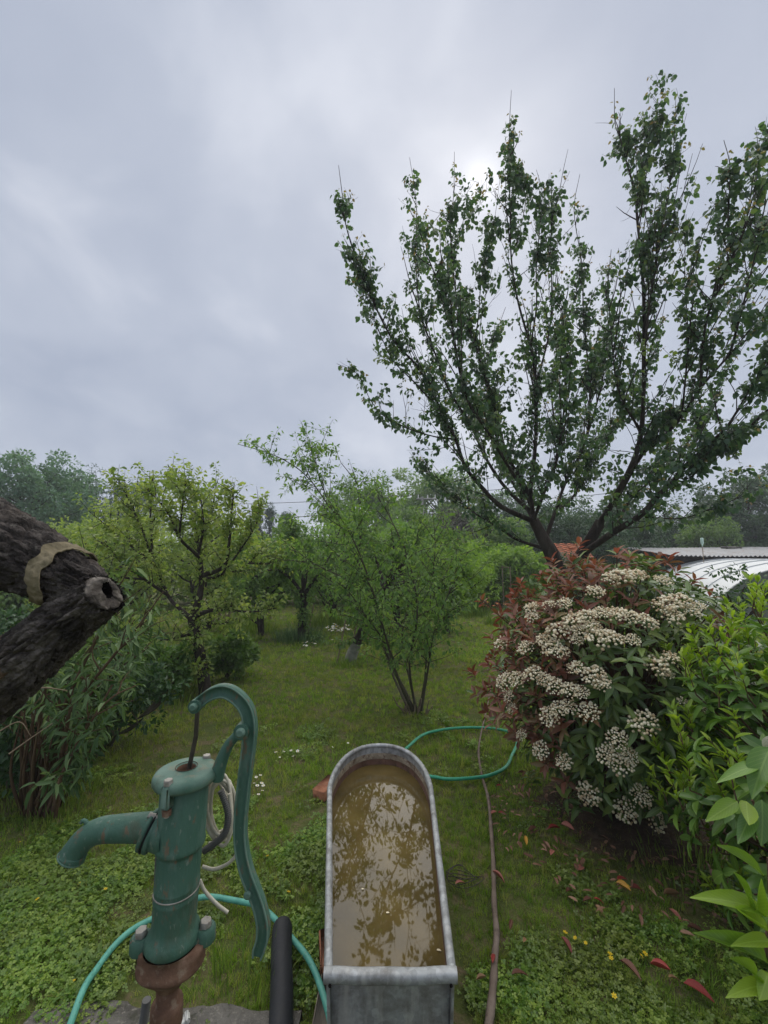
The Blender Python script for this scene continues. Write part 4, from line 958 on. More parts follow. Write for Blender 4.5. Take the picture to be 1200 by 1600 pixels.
grass_clump('long_grass', 'thin seeding grass in front of the black pipe', G(385, 1540), 40, .22, .16, 'tallgrass', GC, .003)
grass_clump('long_grass', 'dark grass under the right edge of the flowering bush', G(1080, 1370), 200, .16, .34, 'tallgrass', GC, .003)
T('shrub', 'small dark-leaved bush right of the pear trunk', 'shrub', G(352, 1058), .62, .34, .3, .05, 'apple', 40, 46, .06, 'bark_light', G_SH, .015, 'ball', .5, 3)
T('shrub', 'low weedy bush left of the pear trunk', 'shrub', G(230, 1085), .62, .55, .4, .05, 'shrub', 45, 50, .06, 'bark_light', G_SH, .015, 'ball', .5, 3)
T('shrub', 'slender young bush with sparse leaves in front of the white tunnel', 'shrub', at(1140, 5.6), hgt(882, 5.6), .36, .3, .55, 'hedge', 34, 16, .05, 'bark', G_SH, .012, 'ball', .5, 3)
def flower(name, label, cat, p, r, h, mat, group, petals=9):
    b = MB(); c = p + np.array([0, 0, h])
    for k in range(petals):
        a = 2 * math.pi * k / petals; e = np.array([math.cos(a), math.sin(a), .12]); s = np.array([-e[1], e[0], 0])
        b.add([c, c + (e * .6 - s * .28) * r, c + e * r, c + (e * .6 + s * .28) * r], np.array([[0, 1, 2, 3]]))
    me = b.mesh(name, M[mat], tuple(p)); s = MB(); sphere(s, c + [0, 0, .002], r * .3, 6, 4, (1, 1, .6)); st = MB(); tube(st, np.array([p - [0, 0, .01], c]), .0015, 4)
    return me, s.mesh('centre', M['yellow'], tuple(p)), st.mesh('stem', M['clover'], tuple(p))
def flowers(name, label, cat, pts, r, h, mat, group, petals=9, rep=1):
    ms = flower(name, label, cat, np.zeros(3), r, h, mat, group, petals)
    for p in pts:
        o = bpy.data.objects.new(name, ms[0]); COL.objects.link(o); o.location = tuple(p); o.rotation_euler = (RNG.normal() * .25, RNG.normal() * .25 - .1, RNG.uniform(0, 6)); k = RNG.uniform(.7, 1.2); o.scale = (k, k, k)
        tag(o, label, cat, group)
        for nm, m in (('centre', ms[1]), ('stem', ms[2])):
            q = bpy.data.objects.new(nm, m); COL.objects.link(q); q.parent = o
dz = [(431,1186),(436,1190),(440,1184),(456,1180),(462,1186),(466,1181),(458,1191),(382,1210),(390,1216),(398,1208),(405,1222),(396,1232),(400,1240),(408,1246),(392,1250),(384,1238),(405,1236),(399,1222),(388,1228),(411,1238),(379,1244),(402,1252),(385,1222)]
flowers('daisy', 'tiny white daisy in the patch between pump and trough', 'flower', [G(*q) for q in dz], .013, .045, 'daisy', 'daisies between pump and trough')
flowers('daisy', 'tiny white daisy against the far rim of the trough', 'flower', [G(x, y) for x, y in ((536,1170),(543,1168),(516,1172))], .012, .04, 'daisy', 'daisies behind the trough')
flowers('daisy', 'white daisy in the far lawn left of the whitewashed trunk', 'flower', [G(x, y) for x, y in ((472,1010),(476,1012),(482,1009),(486,1011),(479,1013),(520,1004),(524,1001),(492,1012))], .03, .07, 'daisy', 'daisies in the far lawn')
flowers('daisy', 'white flower in the pale patch behind the leaning stakes', 'flower', [G(512 + RNG.uniform(0, 34), 984 + RNG.uniform(0, 10)) for _ in range(34)], .045, .12, 'daisy', 'white flowers behind the stakes')
flowers('buttercup', 'tiny yellow flower in the clover on the left', 'flower', [G(x, y) for x, y in ((115,1545),(343,1330),(130,1390),(160,1405),(447,1412),(187,1505),(420,1350),(62,1420),(30,1330),(390,1330))], .009, .04, 'yellow', 'yellow flowers left', 6)
flowers('buttercup', 'tiny yellow flower in the clover on the right', 'flower', [G(x, y) for x, y in ((953,1511),(957,1513),(960,1568),(905,1478),(917,1484),(978,1400),(880,1475),(991,1508),(1003,1505))], .010, .04, 'yellow', 'yellow flowers right', 6)
flowers('poppy', 'small red flower in the bed beside the wire fence', 'flower', [at(740 + RNG.uniform(0, 48), RNG.uniform(11, 12.4)) for _ in range(22)], .06, .34, 'redflower', 'red flowers in the far bed', 6)

# ------------------------------------------------------------------ thin haze volume, added to imitate the lens veil over far trees
def haze():
    b = MB(); box(b, (0, 0, 3.6), (260, 260, 9.4)); m, nt, N, L, out = newmat('veil_haze'); v = N.new('ShaderNodeVolumePrincipled')
    v.inputs['Color'].default_value = (.88, .93, 1.0, 1); v.inputs['Density'].default_value = HAZE; v.inputs['Anisotropy'].default_value = 0.2; L.new(v.outputs[0], out.inputs['Volume'])
    tag(b.build('haze', m, smooth=False), kind='stuff')
HAZE = 0.0030
haze()
# ------------------------------------------------------------------ fork of a dead log at the left
def fbm(p, o=4):
    s, a = 0.0, .5
    for _ in range(o): s += a * noise.noise(p); p = (p[0] * 2.1, p[1] * 2.1, p[2] * 2.1); a *= .5
    return s
def gnarled(pts, rings, sides, amp, seed, lump=.12):
    q = cr(pts, max(2, rings // (len(pts) - 1))); p = q[:, :3]; r = q[:, 3]; T_, U, W = frames(p)
    d = np.r_[0, np.cumsum(np.linalg.norm(np.diff(p, axis=0), axis=1))]; V = []
    for i in range(len(p)):
        row = []
        for j in range(sides):
            a = 2 * math.pi * j / sides; ca, sa = math.cos(a), math.sin(a)
            tw = a + d[i] * .8
            vd = noise.voronoi((math.cos(tw) * 4.2 + seed, math.sin(tw) * 4.2, d[i] * 17 + .35 * noise.noise((ca * 3, sa * 3, d[i] * 12))))[0]; gr = min(1.0, (vd[1] - vd[0]) / .22)
            big = fbm((ca * 1.6 + seed, sa * 1.6, d[i] * 5), 3) * lump
            rid = gr * (.7 + .6 * noise.noise((ca * 2 + seed, sa * 2, d[i] * 8)))
            fine = fbm((ca * 14, sa * 14 + seed, d[i] * 55), 3)
            rr = r[i] * (1 + big) + amp * (.95 * rid - .6 + .6 * fine)
            row.append(p[i] + U[i] * ca * rr + W[i] * sa * rr)
        V.append(row)
    return np.array(V), p
def grid_faces(n, m, wrap=True):
    i = np.arange(n - 1)[:, None]; j = np.arange(m if wrap else m - 1)[None]; j2 = (j + 1) % m
    return np.stack([i * m + j, i * m + j2, (i + 1) * m + j2, (i + 1) * m + j], -1).reshape(-1, 4)
M['logbark'] = surf('old_log_bark', [(16, [(.32, (.014, .012, .011)), (.5, (.052, .044, .040)), (.70, (.17, .150, .135))], 1), (7, (.56, .68, (.10, .082, .066)), .55), (45, (.58, .68, (.20, .185, .16)), .45)], (.8, 1), 1, 110, .2, bdist=.014)
M['logwood'] = surf('old_log_wood', [(22, [(.3, (.055, .034, .024)), (.7, (.22, .15, .10))], 1), (50, (.54, .62, (.03, .022, .018)), .7)], (.8, 1), .8, 60, .2, stretch=(.25, 1, 1.6))
M['cutwood'] = surf('cut_end_wood', [(40, [(.3, (.06, .05, .042)), (.7, (.30, .27, .235))], 1), (16, (.44, .56, (.04, .033, .028)), .8)], (.8, 1), .8, 100, .2, bdist=.01)
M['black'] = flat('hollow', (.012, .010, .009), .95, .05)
M['cloth'] = surf('sacking', [(9, [(.3, (.12, .10, .062)), (.7, (.27, .23, .15))], 1), (30, (.55, .65, (.10, .085, .05)), .5)], (.85, 1), 1, 60, .15, bdist=.008)
def make_log():
    root = thing('forked_log', 'thick rough-barked dead forked tree limb with a sawn hollow end at the left edge', 'log', P(-160, 1190, .98) * [1, 1, 0])
    A = [np.r_[P(-420, 690, 1.2), .13], np.r_[P(-180, 780, 1.06), .112], np.r_[P(-50, 835, .99), .100], np.r_[P(30, 868, .97), .084], np.r_[P(88, 895, .955), .064], np.r_[P(128, 914, .95), .054], np.r_[P(146, 923, .95), .042]]
    V, p = gnarled(A, 250, 140, .015, 3.0); b = MB(); b.add(V.reshape(-1, 3), grid_faces(*V.shape[:2])); upper = b.build('upper_limb', M['logbark'], root)
    Bp = [np.r_[P(-600, 1650, 1.15), .15], np.r_[P(-420, 1410, 1.08), .13], np.r_[P(-220, 1225, 1.02), .090], np.r_[P(-90, 1130, .985), .078], np.r_[P(0, 1060, .965), .073], np.r_[P(75, 996, .95), .063], np.r_[P(124, 955, .94), .056], np.r_[P(164, 926, .925), .050]]
    V, p = gnarled(Bp, 290, 140, .014, 8.0, .10); b = MB(); b.add(V.reshape(-1, 3), grid_faces(*V.shape[:2])); lower = b.build('lower_limb', M['logbark'], root)
    # stripped patch of bare wood on the lower limb
    k0, k1 = int(len(V) * .50), int(len(V) * .655); W2 = V[k0:k1, :]
    ctr = p[k0:k1, None]; out = W2 - ctr
    sel = [j for j in range(140) if out[5, j, 1] < .03 and out[5, j, 2] > -.028]
    sel = sorted(sel, key=lambda j: out[5, j, 2]); 
    idx = np.array(sel); ang = [math.atan2(out[5, j, 2], out[5, j, 1]) for j in idx]; idx = idx[np.argsort(ang)]
    Wp = ctr + out[:, idx] * np.linspace(1.03, 1.05, len(W2))[:, None, None]
    Wp[0] = (ctr + out[:, idx] * .9)[0]; Wp[-1] = (ctr + out[:, idx] * .9)[-1]; Wp[:, 0] = (ctr + out[:, idx] * .9)[:, 0]; Wp[:, -1] = (ctr + out[:, idx] * .9)[:, -1]
    b = MB(); b.add(Wp.reshape(-1, 3), grid_faces(Wp.shape[0], Wp.shape[1], False)); b.build('bare_wood', M['logwood'], lower)
    # sawn end: ring of pale wood with a dark hollow
    end = V[-1]; end = sum(np.roll(end, k_, 0) for k_ in range(-9, 10)) / 19 * 1.0; c = end.mean(0); end = c + (end - c) * .965; ax = nrm(nrm(p[-1] - p[-3]) + np.array([.35, -.35, -.35]))
    rings = [(1.0, -.012), (.97, -.001), (.84, .003), (.62, .002), (.44, -.004), (.36, -.03), (.2, -.05)]; rows = []
    for s, h in rings:
        wob = np.array([1 + (.30 if s < .8 else .04) * noise.noise((math.cos(j * .04488) * 1.6, math.sin(j * .04488) * 1.6, 4)) + (.12 if s < .9 else .03) * noise.noise((math.cos(j * .04488) * 6, math.sin(j * .04488) * 6, s)) for j in range(len(end))])
        row = c + (end - c) * s * wob[:, None] + ax * h
        if s < .7: row = c + (row - c) * [.7, .55, 1.2] + np.array([.008, .0, .006])
        row = row + ax[None] * np.array([.008 * noise.noise((math.cos(j * .04488) * 3, math.sin(j * .04488) * 3, s * 7)) for j in range(len(end))])[:, None]; rows.append(row)
    R_ = np.array(rows); b = MB(); b.add(R_[:5].reshape(-1, 3), grid_faces(5, R_.shape[1])); e = b.build('sawn_end', M['cutwood'], lower)
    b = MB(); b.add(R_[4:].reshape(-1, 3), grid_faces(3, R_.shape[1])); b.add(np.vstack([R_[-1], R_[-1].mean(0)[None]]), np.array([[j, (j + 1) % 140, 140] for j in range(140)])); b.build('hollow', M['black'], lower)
    # cloth band round the upper limb
    V2, p2 = gnarled(A, 150, 84, .003, 3.0); k0, k1 = int(len(V2) * .665), int(len(V2) * .735); V2 = V2[k0:k1]; p2 = p2[k0:k1, None]; n = len(V2); m = 84
    f = np.ones((n, m))
    for i in range(n):
        for j in range(m):
            a = 2 * math.pi * j / m; f[i, j] = 1.14 + .045 * noise.noise((math.cos(a) * 5, math.sin(a) * 5, i * .5)) + .05 * noise.noise((math.cos(a) * 2, math.sin(a) * 2, i * .22)) + .06 * max(0, noise.noise((math.cos(a) * 3 + 4, math.sin(a) * 3 + i * .16, 1))) + (.05 * math.sin(i * .5 + 5 * math.cos(a)) * math.exp(-((i - n * .35) / 5) ** 2))
    Vc = p2 + (V2 - p2) * f[..., None]
    T_ = nrm(p2[-1, 0] - p2[0, 0])
    for j in range(m):
        a = 2 * math.pi * j / m; sh = .018 * noise.noise((math.cos(a) * 2, math.sin(a) * 2, 9)) ; Vc[:, j] += T_ * (sh + .01 * math.sin(a * 2))
    b = MB(); b.add(Vc.reshape(-1, 3), grid_faces(n, m)); In = p2 + (Vc - p2) * .965; b.add(In.reshape(-1, 3), grid_faces(n, m)[:, ::-1])
    for k in (0, n - 1):
        st = np.vstack([Vc[k], In[k]]); fq = np.array([[j, (j + 1) % m, (j + 1) % m + m, j + m] for j in range(m)]); b.add(st, fq[:, ::-1] if k == 0 else fq)
    o = b.build('cloth_wrap', M['cloth'], origin=tuple(p2[0, 0])); tag(o, 'khaki sackcloth band wrapped round the upper limb of the dead log', 'cloth')
make_log()

# ------------------------------------------------------------------ grey-green long-leaved shrub under the log
bb = G(78, 1272); D = bb[1]
guided('butterfly_bush', 'long-leaved grey-green shrub with bare brown stems below the log', 'shrub', bb, [
    ([(76,1276,D),(66,1200,D),(62,1130,D),(75,1060,D-.1),(100,990,D-.2),(130,930,D-.3)], .022, .004),
    ([(80,1276,D),(84,1190,D),(95,1120,D-.1),(130,1040,D-.2),(165,970,D-.3),(185,905,D-.3)], .020, .004),
    ([(84,1276,D),(96,1190,D-.1),(112,1110,D-.2),(165,1040,D-.3),(215,980,D-.3),(255,925,D-.3)], .018, .003),
    ([(86,1276,D),(100,1180,D+.1),(130,1100,D+.2),(180,1050,D+.2),(235,1010,D+.2)], .016, .003),
    ([(72,1276,D),(50,1190,D),(35,1120,D),(10,1070,D),(-30,1030,D)], .020, .004),
    ([(80,1276,D),(78,1180,D+.2),(95,1090,D+.4),(140,1000,D+.5),(160,930,D+.5)], .016, .003),
    ([(82,1276,D),(104,1200,D-.2),(140,1130,D-.3),(175,1090,D-.3),(215,1070,D-.2)], .014, .003),
    ([(78,1276,D),(110,1180,D+.3),(170,1080,D+.5),(215,990,D+.6),(235,930,D+.6)], .014, .003)],
    'twig', 'budd', 9, (.14, .42), 52, .100, .024, .45, .45, .12, (.45, .25), spread=.03)
for px, py, hz_, rx, mk, lab in ((20, 1235, .75, .5, 'hedge', 'dark low bush at the left edge below the log'), (165, 1165, .8, .5, 'hedge', 'dark low bush between the long-leaved shrub and the pear tree'), (100, 1180, .9, .55, 'apple', 'green undergrowth bush behind the brown bare stems'), (-40, 1160, 1.1, .6, 'hedge', 'dark bush half cut off by the left picture edge')):
    clump_tree('shrub', lab, 'shrub', G(px, py), hz_, rx, rx * .7, .03, mk, 45, 46, .045, 'bark_light', G_SH, .014, 'ball', .5, 4)
def twigs():
    root = bpy.data.objects['butterfly_bush']; b = MB()
    for i in range(40):
        x = RNG.uniform(25, 130); p = G(60 + (x - 75) * .55, 1268 + RNG.uniform(-8, 8)); q = P(x + RNG.uniform(-25, 25), RNG.uniform(1090, 1180), p[1] + RNG.uniform(-.3, .1))
        tube(b, cr([p - [0, 0, .02], (p + q) / 2 + RNG.normal(size=3) * .03, q], 4), np.linspace(.012, .004, 9), 5, False)
    b.build('bare_stems', M['twig'], root)
    for pts, Y, lab in (([(20, 1092), (62, 1075), (105, 1079)], 1.25, 'pale bent dry twig just under the log'), ([(14, 1178), (50, 1152), (82, 1130)], 1.7, 'pale straight dry twig crossing the brown stems'), ([(-5, 1145), (30, 1128), (48, 1150)], 1.8, 'pale dry twig at the left edge below the log')):
        t = MB(); tube(t, cr([P(x, y, Y + i * .04) for i, (x, y) in enumerate(pts)], 5), np.linspace(.0035, .0015, 5 * (len(pts) - 1) + 1), 5); o = t.build('dry_twig', M['dry'], origin=tuple(P(*pts[0], Y))); tag(o, lab, 'twig', 'dry twigs')
twigs()

# ------------------------------------------------------------------ single leaves shared by the near bushes
def leaf_mesh(name, mat, curl=.18, fold=.10, rows=6):
    V, Fq = [], []
    for i in range(rows + 1):
        t = i / rows; w = .5 * math.sin(math.pi * min(1, t * .92 + .06)) ** .8 * (1 - .25 * t) if 0 < i < rows else 0.02
        z = -curl * t * t
        V += [[t, -w, z + fold * w * 1.6], [t, 0, z], [t, w, z + fold * w * 1.6]]
    for i in range(rows):
        for k in range(2): a = i * 3 + k; Fq.append([a, a + 1, a + 4, a + 3])
    b = MB(); b.add(V, np.array(Fq)); return b.mesh(name, mat)
def leaf_objs(root, pos, ax, no, L, W, meshes, name='leaf'):
    X = nrm(ax); Y = nrm(np.cross(no, X)); Z = np.cross(X, Y); base = wloc(root)
    for i in range(len(pos)):
        o = bpy.data.objects.new(name, meshes[i % len(meshes)] if not callable(meshes) else meshes(i)); COL.objects.link(o); o.parent = root
        m = Matrix.Identity(4)
        for r in range(3): m[r][0] = X[i][r] * L[i]; m[r][1] = Y[i][r] * W[i]; m[r][2] = Z[i][r] * L[i]; m[r][3] = pos[i][r] - base[r]
        o.matrix_local = m
LM = {k: [leaf_mesh('leaf_' + k, M[k], c, f) for c, f in ((.12, .12), (.28, .2), (-.1, .16), (.4, .08))] for k in ('p_red_o', 'p_green_o', 'l_dark_o', 'l_fresh_o')}

def make_photinia():
    C = np.array([1.52, 2.86, .84]); Rr = np.array([.80, .72, .76]); root = thing('flowering_bush', 'large bush with red young leaves and cream flower heads right of the trough', 'bush', (C[0], C[1], 0))
    n = 640; i = np.arange(n) + .5; ph = np.arccos(1 - 2 * i / n); th = math.pi * (1 + 5 ** .5) * i
    d = np.stack([np.cos(th) * np.sin(ph), np.sin(th) * np.sin(ph), np.cos(ph)], -1) + RNG.normal(size=(n, 3)) * .04; d = nrm(d)
    lump = np.array([1 + .24 * noise.noise((q[0] * 2.3, q[1] * 2.3, q[2] * 2.3)) for q in d]); rad = lump * RNG.uniform(.80, 1.08, n)
    tips = C + d * Rr * rad[:, None]; keep = tips[:, 2] > .10; tips, d = tips[keep], d[keep]
    # a few higher red shoots along the top
    extra = [P(x, y, Y) for x, y, Y in ((1030,868,2.9),(1045,872,2.85),(1000,882,2.8),(1060,890,2.7),(965,890,2.9),(945,895,2.95),(925,905,2.8),(905,915,2.9),(1085,905,2.7),(1110,930,2.6),(880,925,2.8),(1020,885,2.7),(1015,876,2.9),(838,968,2.6),(815,985,2.6),(795,995,2.6),(780,1010,2.7),(985,893,2.7),(1075,915,2.6),(1125,965,2.3),(1140,985,2.2),(955,902,2.7),(860,945,2.7))]
    tips = np.vstack([tips, extra]); d = np.vstack([d, nrm(np.array(extra) - C)]); n = len(tips)
    B = MB()
    for k in range(0, n, 2):
        b0 = np.array([C[0] + d[k][0] * .12, C[1] + d[k][1] * .10, -.02]); mid = C + (tips[k] - C) * .5 + [0, 0, -.22]
        q = cr([np.r_[b0, .016], np.r_[mid, .008], np.r_[tips[k], .003]], 4); tube(B, q[:, :3], q[:, 3], 5, False)
    B.build('stems', M['twig'], root)
    rp, ra, rn, rl, rw, rv, isred = [], [], [], [], [], [], []
    for k in range(n):
        t = tips[k]; o = d[k]; px, py, _ = project(t)
        redness = .30 * (o[2]) - .95 * o[0] + .05 + (.9 if k >= n - len(extra) else 0) + .5 * noise.noise((t[0] * 3, t[1] * 3, t[2] * 3)) + (.35 if t[2] > 1.25 else -.12)
        red = redness > .44; axis = nrm(o * .7 + [0, 0, .75] + RNG.normal(size=3) * .2); m = RNG.integers(6, 10)
        R_ = orient(axis); a0 = RNG.uniform(0, 6.28)
        for j in range(m):
            a = a0 + j * 2.4; el = .25 + .75 * (j / m) if red else -.15 + .7 * (j / m)
            v = R_ @ np.array([math.cos(a) * math.cos(el), math.sin(a) * math.cos(el), math.sin(el)]); l = RNG.uniform(.065, .10) * (1.05 if not red else .95)
            rp.append(t - axis * .05 * (1 - j / m)); ra.append(v + [0, 0, -.05]); rn.append(axis + RNG.normal(size=3) * .25); rl.append(l); rw.append(l * RNG.uniform(.32, .42)); rv.append(RNG.uniform()); isred.append(red and RNG.uniform() < .92)
    rp, ra, rn, rl, rw, rv, isred = map(np.array, (rp, ra, rn, rl, rw, rv, isred))
    view = nrm(np.array([0, 0, EYE]) - rp); facing = (nrm(rp - C) * view).sum(1); dist = np.linalg.norm(rp - [0, 0, EYE], axis=1)
    score = rl / dist * (facing > .25) * (np.abs((nrm(np.cross(np.cross(ra, rn), ra)) * view).sum(1)) + .3); order = np.argsort(-score); near = order[:300]; rest = order[300:]
    lm = [LM['p_red_o'][k % 4] if isred[i_] else LM['p_green_o'][k % 4] for k, i_ in enumerate(near)]
    leaf_objs(root, rp[near], ra[near], rn[near], rl[near], rw[near], lambda i_: lm[i_])
    for key, mask in (('p_red', isred[rest]), ('p_green', ~isred[rest])):
        b = MB(); r_ = rest[mask]; leaves(b, rp[r_], ra[r_], rn[r_], rl[r_], rw[r_], rv[r_], True)
        if key == 'p_green':                                  # inner and lower leaves
            m = 2600; dd = rnd_dir(m); pp = C + dd * Rr * (RNG.uniform(.35, .93, m) ** .7)[:, None]; ok = pp[:, 2] > .06; pp, dd = pp[ok], dd[ok]; m = len(pp)
            l = RNG.uniform(.06, .10, m); leaves(b, pp, dd + RNG.normal(size=(m, 3)) * .6 + [0, 0, -.3], dd * .6 + [0, 0, .7] + RNG.normal(size=(m, 3)) * .4, l, l * .38, RNG.uniform(0, .8, m), True)
        tag(b.build('red_foliage' if key == 'p_red' else 'green_foliage', M[key], root), kind='stuff')
    # flower heads
    var = []
    for s in range(5):
        b = MB(); m = 64
        for k in range(m):
            r = .5 * math.sqrt((k + .5) / m); a = k * 2.39996 + RNG.normal() * .12; h = .20 * (1 - (r / .5) ** 2) + RNG.normal() * .045 + .12 * noise.noise((math.cos(a) * r * 9, math.sin(a) * r * 9, s))
            sphere(b, (math.cos(a) * r, math.sin(a) * r, h), .056 * RNG.uniform(.65, 1.25), 6, 4, (1, 1, .85), RNG.uniform() ** .8)
        me = b.mesh('flower_head', M['floret']); st = MB()
        for k in range(9): a = k * .7; tube(st, np.array([[0, 0, -.35], [math.cos(a) * .12, math.sin(a) * .12, -.1], [math.cos(a) * .33, math.sin(a) * .33, .08]]), [.02, .015, .01], 4, False)
        var.append((me, st.mesh('flower_stalks', M['p_green'])))
    cl = [(785,1005,34),(822,1012,34),(862,1012,38),(876,1018,30),(832,950,30),(858,945,26),(882,943,28),(832,964,26),(872,985,42),(895,970,38),(918,962,36),(940,958,34),(935,995,42),(955,998,36),(962,960,36),(985,965,30),(1010,972,38),(930,925,34),(972,902,40),(996,900,40),(955,905,28),(1036,908,30),(1042,945,42),(1062,938,36),(1050,962,34),(1078,955,36),(1092,948,26),(1005,1130,44),(1027,1040,44),(1048,1028,28),(1040,1052,26),(790,1065,30),(808,1062,32),(832,1052,34),(850,1062,30),(866,1072,34),(795,1088,26),(900,1044,34),(928,1056,42),(940,1068,30),(892,1078,30),(908,1082,26),(858,1120,36),(872,1108,28),(888,1104,30),(920,1112,36),(800,1108,24),(815,1148,20),(845,1172,30),(881,1190,26),(965,1154,36),(950,1180,34),(970,1190,40),(985,1182,26),(920,1240,38),(978,1266,36),(1002,1243,36),(1027,1281,38),(1066,1268,30),(1082,1280,30),(1068,1098,20),(905,985,26),(925,978,30),(1098,1108,16),(850,1000,26),(900,1000,24),(988,1000,24)]
    for k, (x, y, s) in enumerate(cl):
        r = ray(x, y); o_ = (np.array([0, 0, EYE]) - C) / (Rr * 1.06); q = r / (Rr * 1.06); a = q @ q; bq = 2 * o_ @ q; c_ = o_ @ o_ - 1; disc = bq * bq - 4 * a * c_
        t = (-bq - math.sqrt(disc)) / (2 * a) if disc > 0 else 2.75 / r[1]
        p = np.array([0, 0, EYE]) + r * t; out = nrm((p - C) / Rr ** 2); axis = nrm(out * .75 + [0, 0, .75] + RNG.normal(size=3) * .15)
        o = bpy.data.objects.new('flower_head', var[k % 5][0]); COL.objects.link(o); o.parent = root; sz = s / F_PX * p[1] * RNG.uniform(.80, 1.02)
        R_ = orient(axis) @ rotz(RNG.uniform(0, 6)); m = Matrix.Identity(4)
        for r_ in range(3):
            for c2 in range(3): m[r_][c2] = R_[r_, c2] * sz
            m[r_][3] = (p - wloc(root))[r_]
        o.matrix_local = m
        s2 = bpy.data.objects.new('flower_stalks', var[k % 5][1]); COL.objects.link(s2); s2.parent = o
make_photinia()

def make_laurel():
    C = np.array([1.98, 1.76, .66]); Rr = np.array([.70, .64, .80]); root = thing('laurel_bush', 'glossy evergreen bush with bright yellow-green young shoots at the right edge', 'bush', (C[0], C[1], 0))
    n = 460; i = np.arange(n) + .5; ph = np.arccos(1 - 2 * i / n); th = math.pi * (1 + 5 ** .5) * i
    d = nrm(np.stack([np.cos(th) * np.sin(ph), np.sin(th) * np.sin(ph), np.cos(ph)], -1) + RNG.normal(size=(n, 3)) * .05)
    tips = C + d * Rr * (RNG.uniform(.84, 1.06, n) * np.array([1 + .12 * noise.noise((q[0] * 2, q[1] * 2, q[2] * 2)) for q in d]))[:, None]
    ok = (tips[:, 2] > .12); tips, d = tips[ok], d[ok]; n = len(tips); B = MB()
    for k in range(0, n, 2):
        q = cr([np.r_[C[0] + d[k][0] * .1, C[1] + d[k][1] * .1, -.02, .014], np.r_[C + (tips[k] - C) * .5 + [0, 0, -.18], .007], np.r_[tips[k], .003]], 4); tube(B, q[:, :3], q[:, 3], 5, False)
    S = []                                                    # pos, axis, normal, L, W, fresh
    for k in range(n):
        t, o = tips[k], d[k]; axis = nrm(o * .8 + [0, 0, .6] + RNG.normal(size=3) * .2); R_ = orient(axis); m = RNG.integers(5, 8); a0 = RNG.uniform(0, 6)
        for j in range(m):
            a = a0 + j * 2.4; el = -.25 + .8 * j / m; v = R_ @ np.array([math.cos(a) * math.cos(el), math.sin(a) * math.cos(el), math.sin(el)]); l = RNG.uniform(.06, .095)
            S.append((t - axis * .05, v, axis + RNG.normal(size=3) * .2, l, l * RNG.uniform(.42, .54), 0))
        if RNG.uniform() < (.95 if t[2] > .5 else .4):
            sh = shoot(t, axis * .5 + [0, 0, .9] + RNG.normal(size=3) * .2, RNG.uniform(.10, .20), .003, .3, .06, 4); tube(B, sh[:, :3], sh[:, 3], 4, False)
            pp, TT, ss = along(sh, RNG.integers(10, 20), .1, 1.0)
            for q, tt, s in zip(pp, TT, ss):
                out = nrm(np.cross(tt, rnd_dir(1)[0])); l = RNG.uniform(.035, .065); S.append((q, out * .6 + tt * .9, out * -.3 + tt + RNG.normal(size=3) * .2, l, l * RNG.uniform(.30, .42), 1))
    def lf(a, b, Y, w, f): 
        p, q = P(*a, Y), P(*b, Y - .05); S.append((p, q - p, np.array([.1, -.45, .8]) + RNG.normal(size=3) * .1, np.linalg.norm(q - p), w, f))
    Y = 1.08
    for a, b, w, f in (((1200,1432),(1121,1374),.050,1),((1192,1368),(1134,1317),.036,1),((1184,1428),(1177,1370),.045,1),((1174,1420),(1160,1365),.036,1),((1205,1458),(1139,1424),.042,1),((1210,1474),(1168,1456),.034,1),((1200,1506),(1118,1448),.046,1),((1183,1532),(1166,1494),.034,1),((1198,1540),(1156,1536),.036,1),((1200,1520),(1190,1560),.04,1),
                       ((1204,1168),(1172,1232),.060,0),((1166,1252),(1168,1292),.042,1),((1152,1252),(1107,1278),.038,1),((1190,1250),(1196,1318),.05,0),((1186,1196),(1138,1200),.032,0),((1178,1262),(1150,1322),.04,0)): lf(a, b, Y, w, f)
    q = cr([np.r_[1.32, 1.15, -.02, .008], np.r_[1.18, 1.1, .3, .007], np.r_[P(1212, 1520, Y), .005], np.r_[P(1204, 1430, Y), .004], np.r_[P(1200, 1340, Y), .003]], 5); tube(B, q[:, :3], q[:, 3], 5)
    q = cr([np.r_[1.4, 1.3, -.02, .010], np.r_[1.25, 1.2, .5, .007], np.r_[P(1205, 1300, Y), .005], np.r_[P(1175, 1250, Y), .003]], 5); tube(B, q[:, :3], q[:, 3], 5)
    B.build('stems', M['twig'], root)
    pos, ax, no, L, W, fr = [np.array(x) for x in zip(*S)]
    x, y, f = project(pos); sc = np.where((x < 1230) & (nrm(pos - C)[:, 1] < .4), L / np.maximum(f, .3), 0); sc[-16:] = 9; order = np.argsort(-sc); near, rest = order[:300], order[300:]
    lm = [LM['l_fresh_o' if fr[i_] else 'l_dark_o'][k % 4] for k, i_ in enumerate(near)]
    leaf_objs(root, pos[near], ax[near], no[near], L[near], W[near], lambda i_: lm[i_])
    for key, nm, mask in (('l_fresh', 'young_foliage', fr[rest] == 1), ('l_dark', 'old_foliage', fr[rest] == 0)):
        b = MB(); r_ = rest[mask]; leaves(b, pos[r_], ax[r_], no[r_], L[r_], W[r_], RNG.uniform(0, 1, len(r_)), True)
        if key == 'l_dark':
            m = 1500; dd = rnd_dir(m); pp = C + dd * Rr * (RNG.uniform(.3, .92, m) ** .7)[:, None]; ok = pp[:, 2] > .06; pp, dd = pp[ok], dd[ok]; m = len(pp); l = RNG.uniform(.06, .1, m)
            leaves(b, pp, dd + RNG.normal(size=(m, 3)) * .6, dd * .6 + [0, 0, .7] + RNG.normal(size=(m, 3)) * .4, l, l * .42, RNG.uniform(0, .7, m), True)
        tag(b.build(nm, M[key], root), kind='stuff')
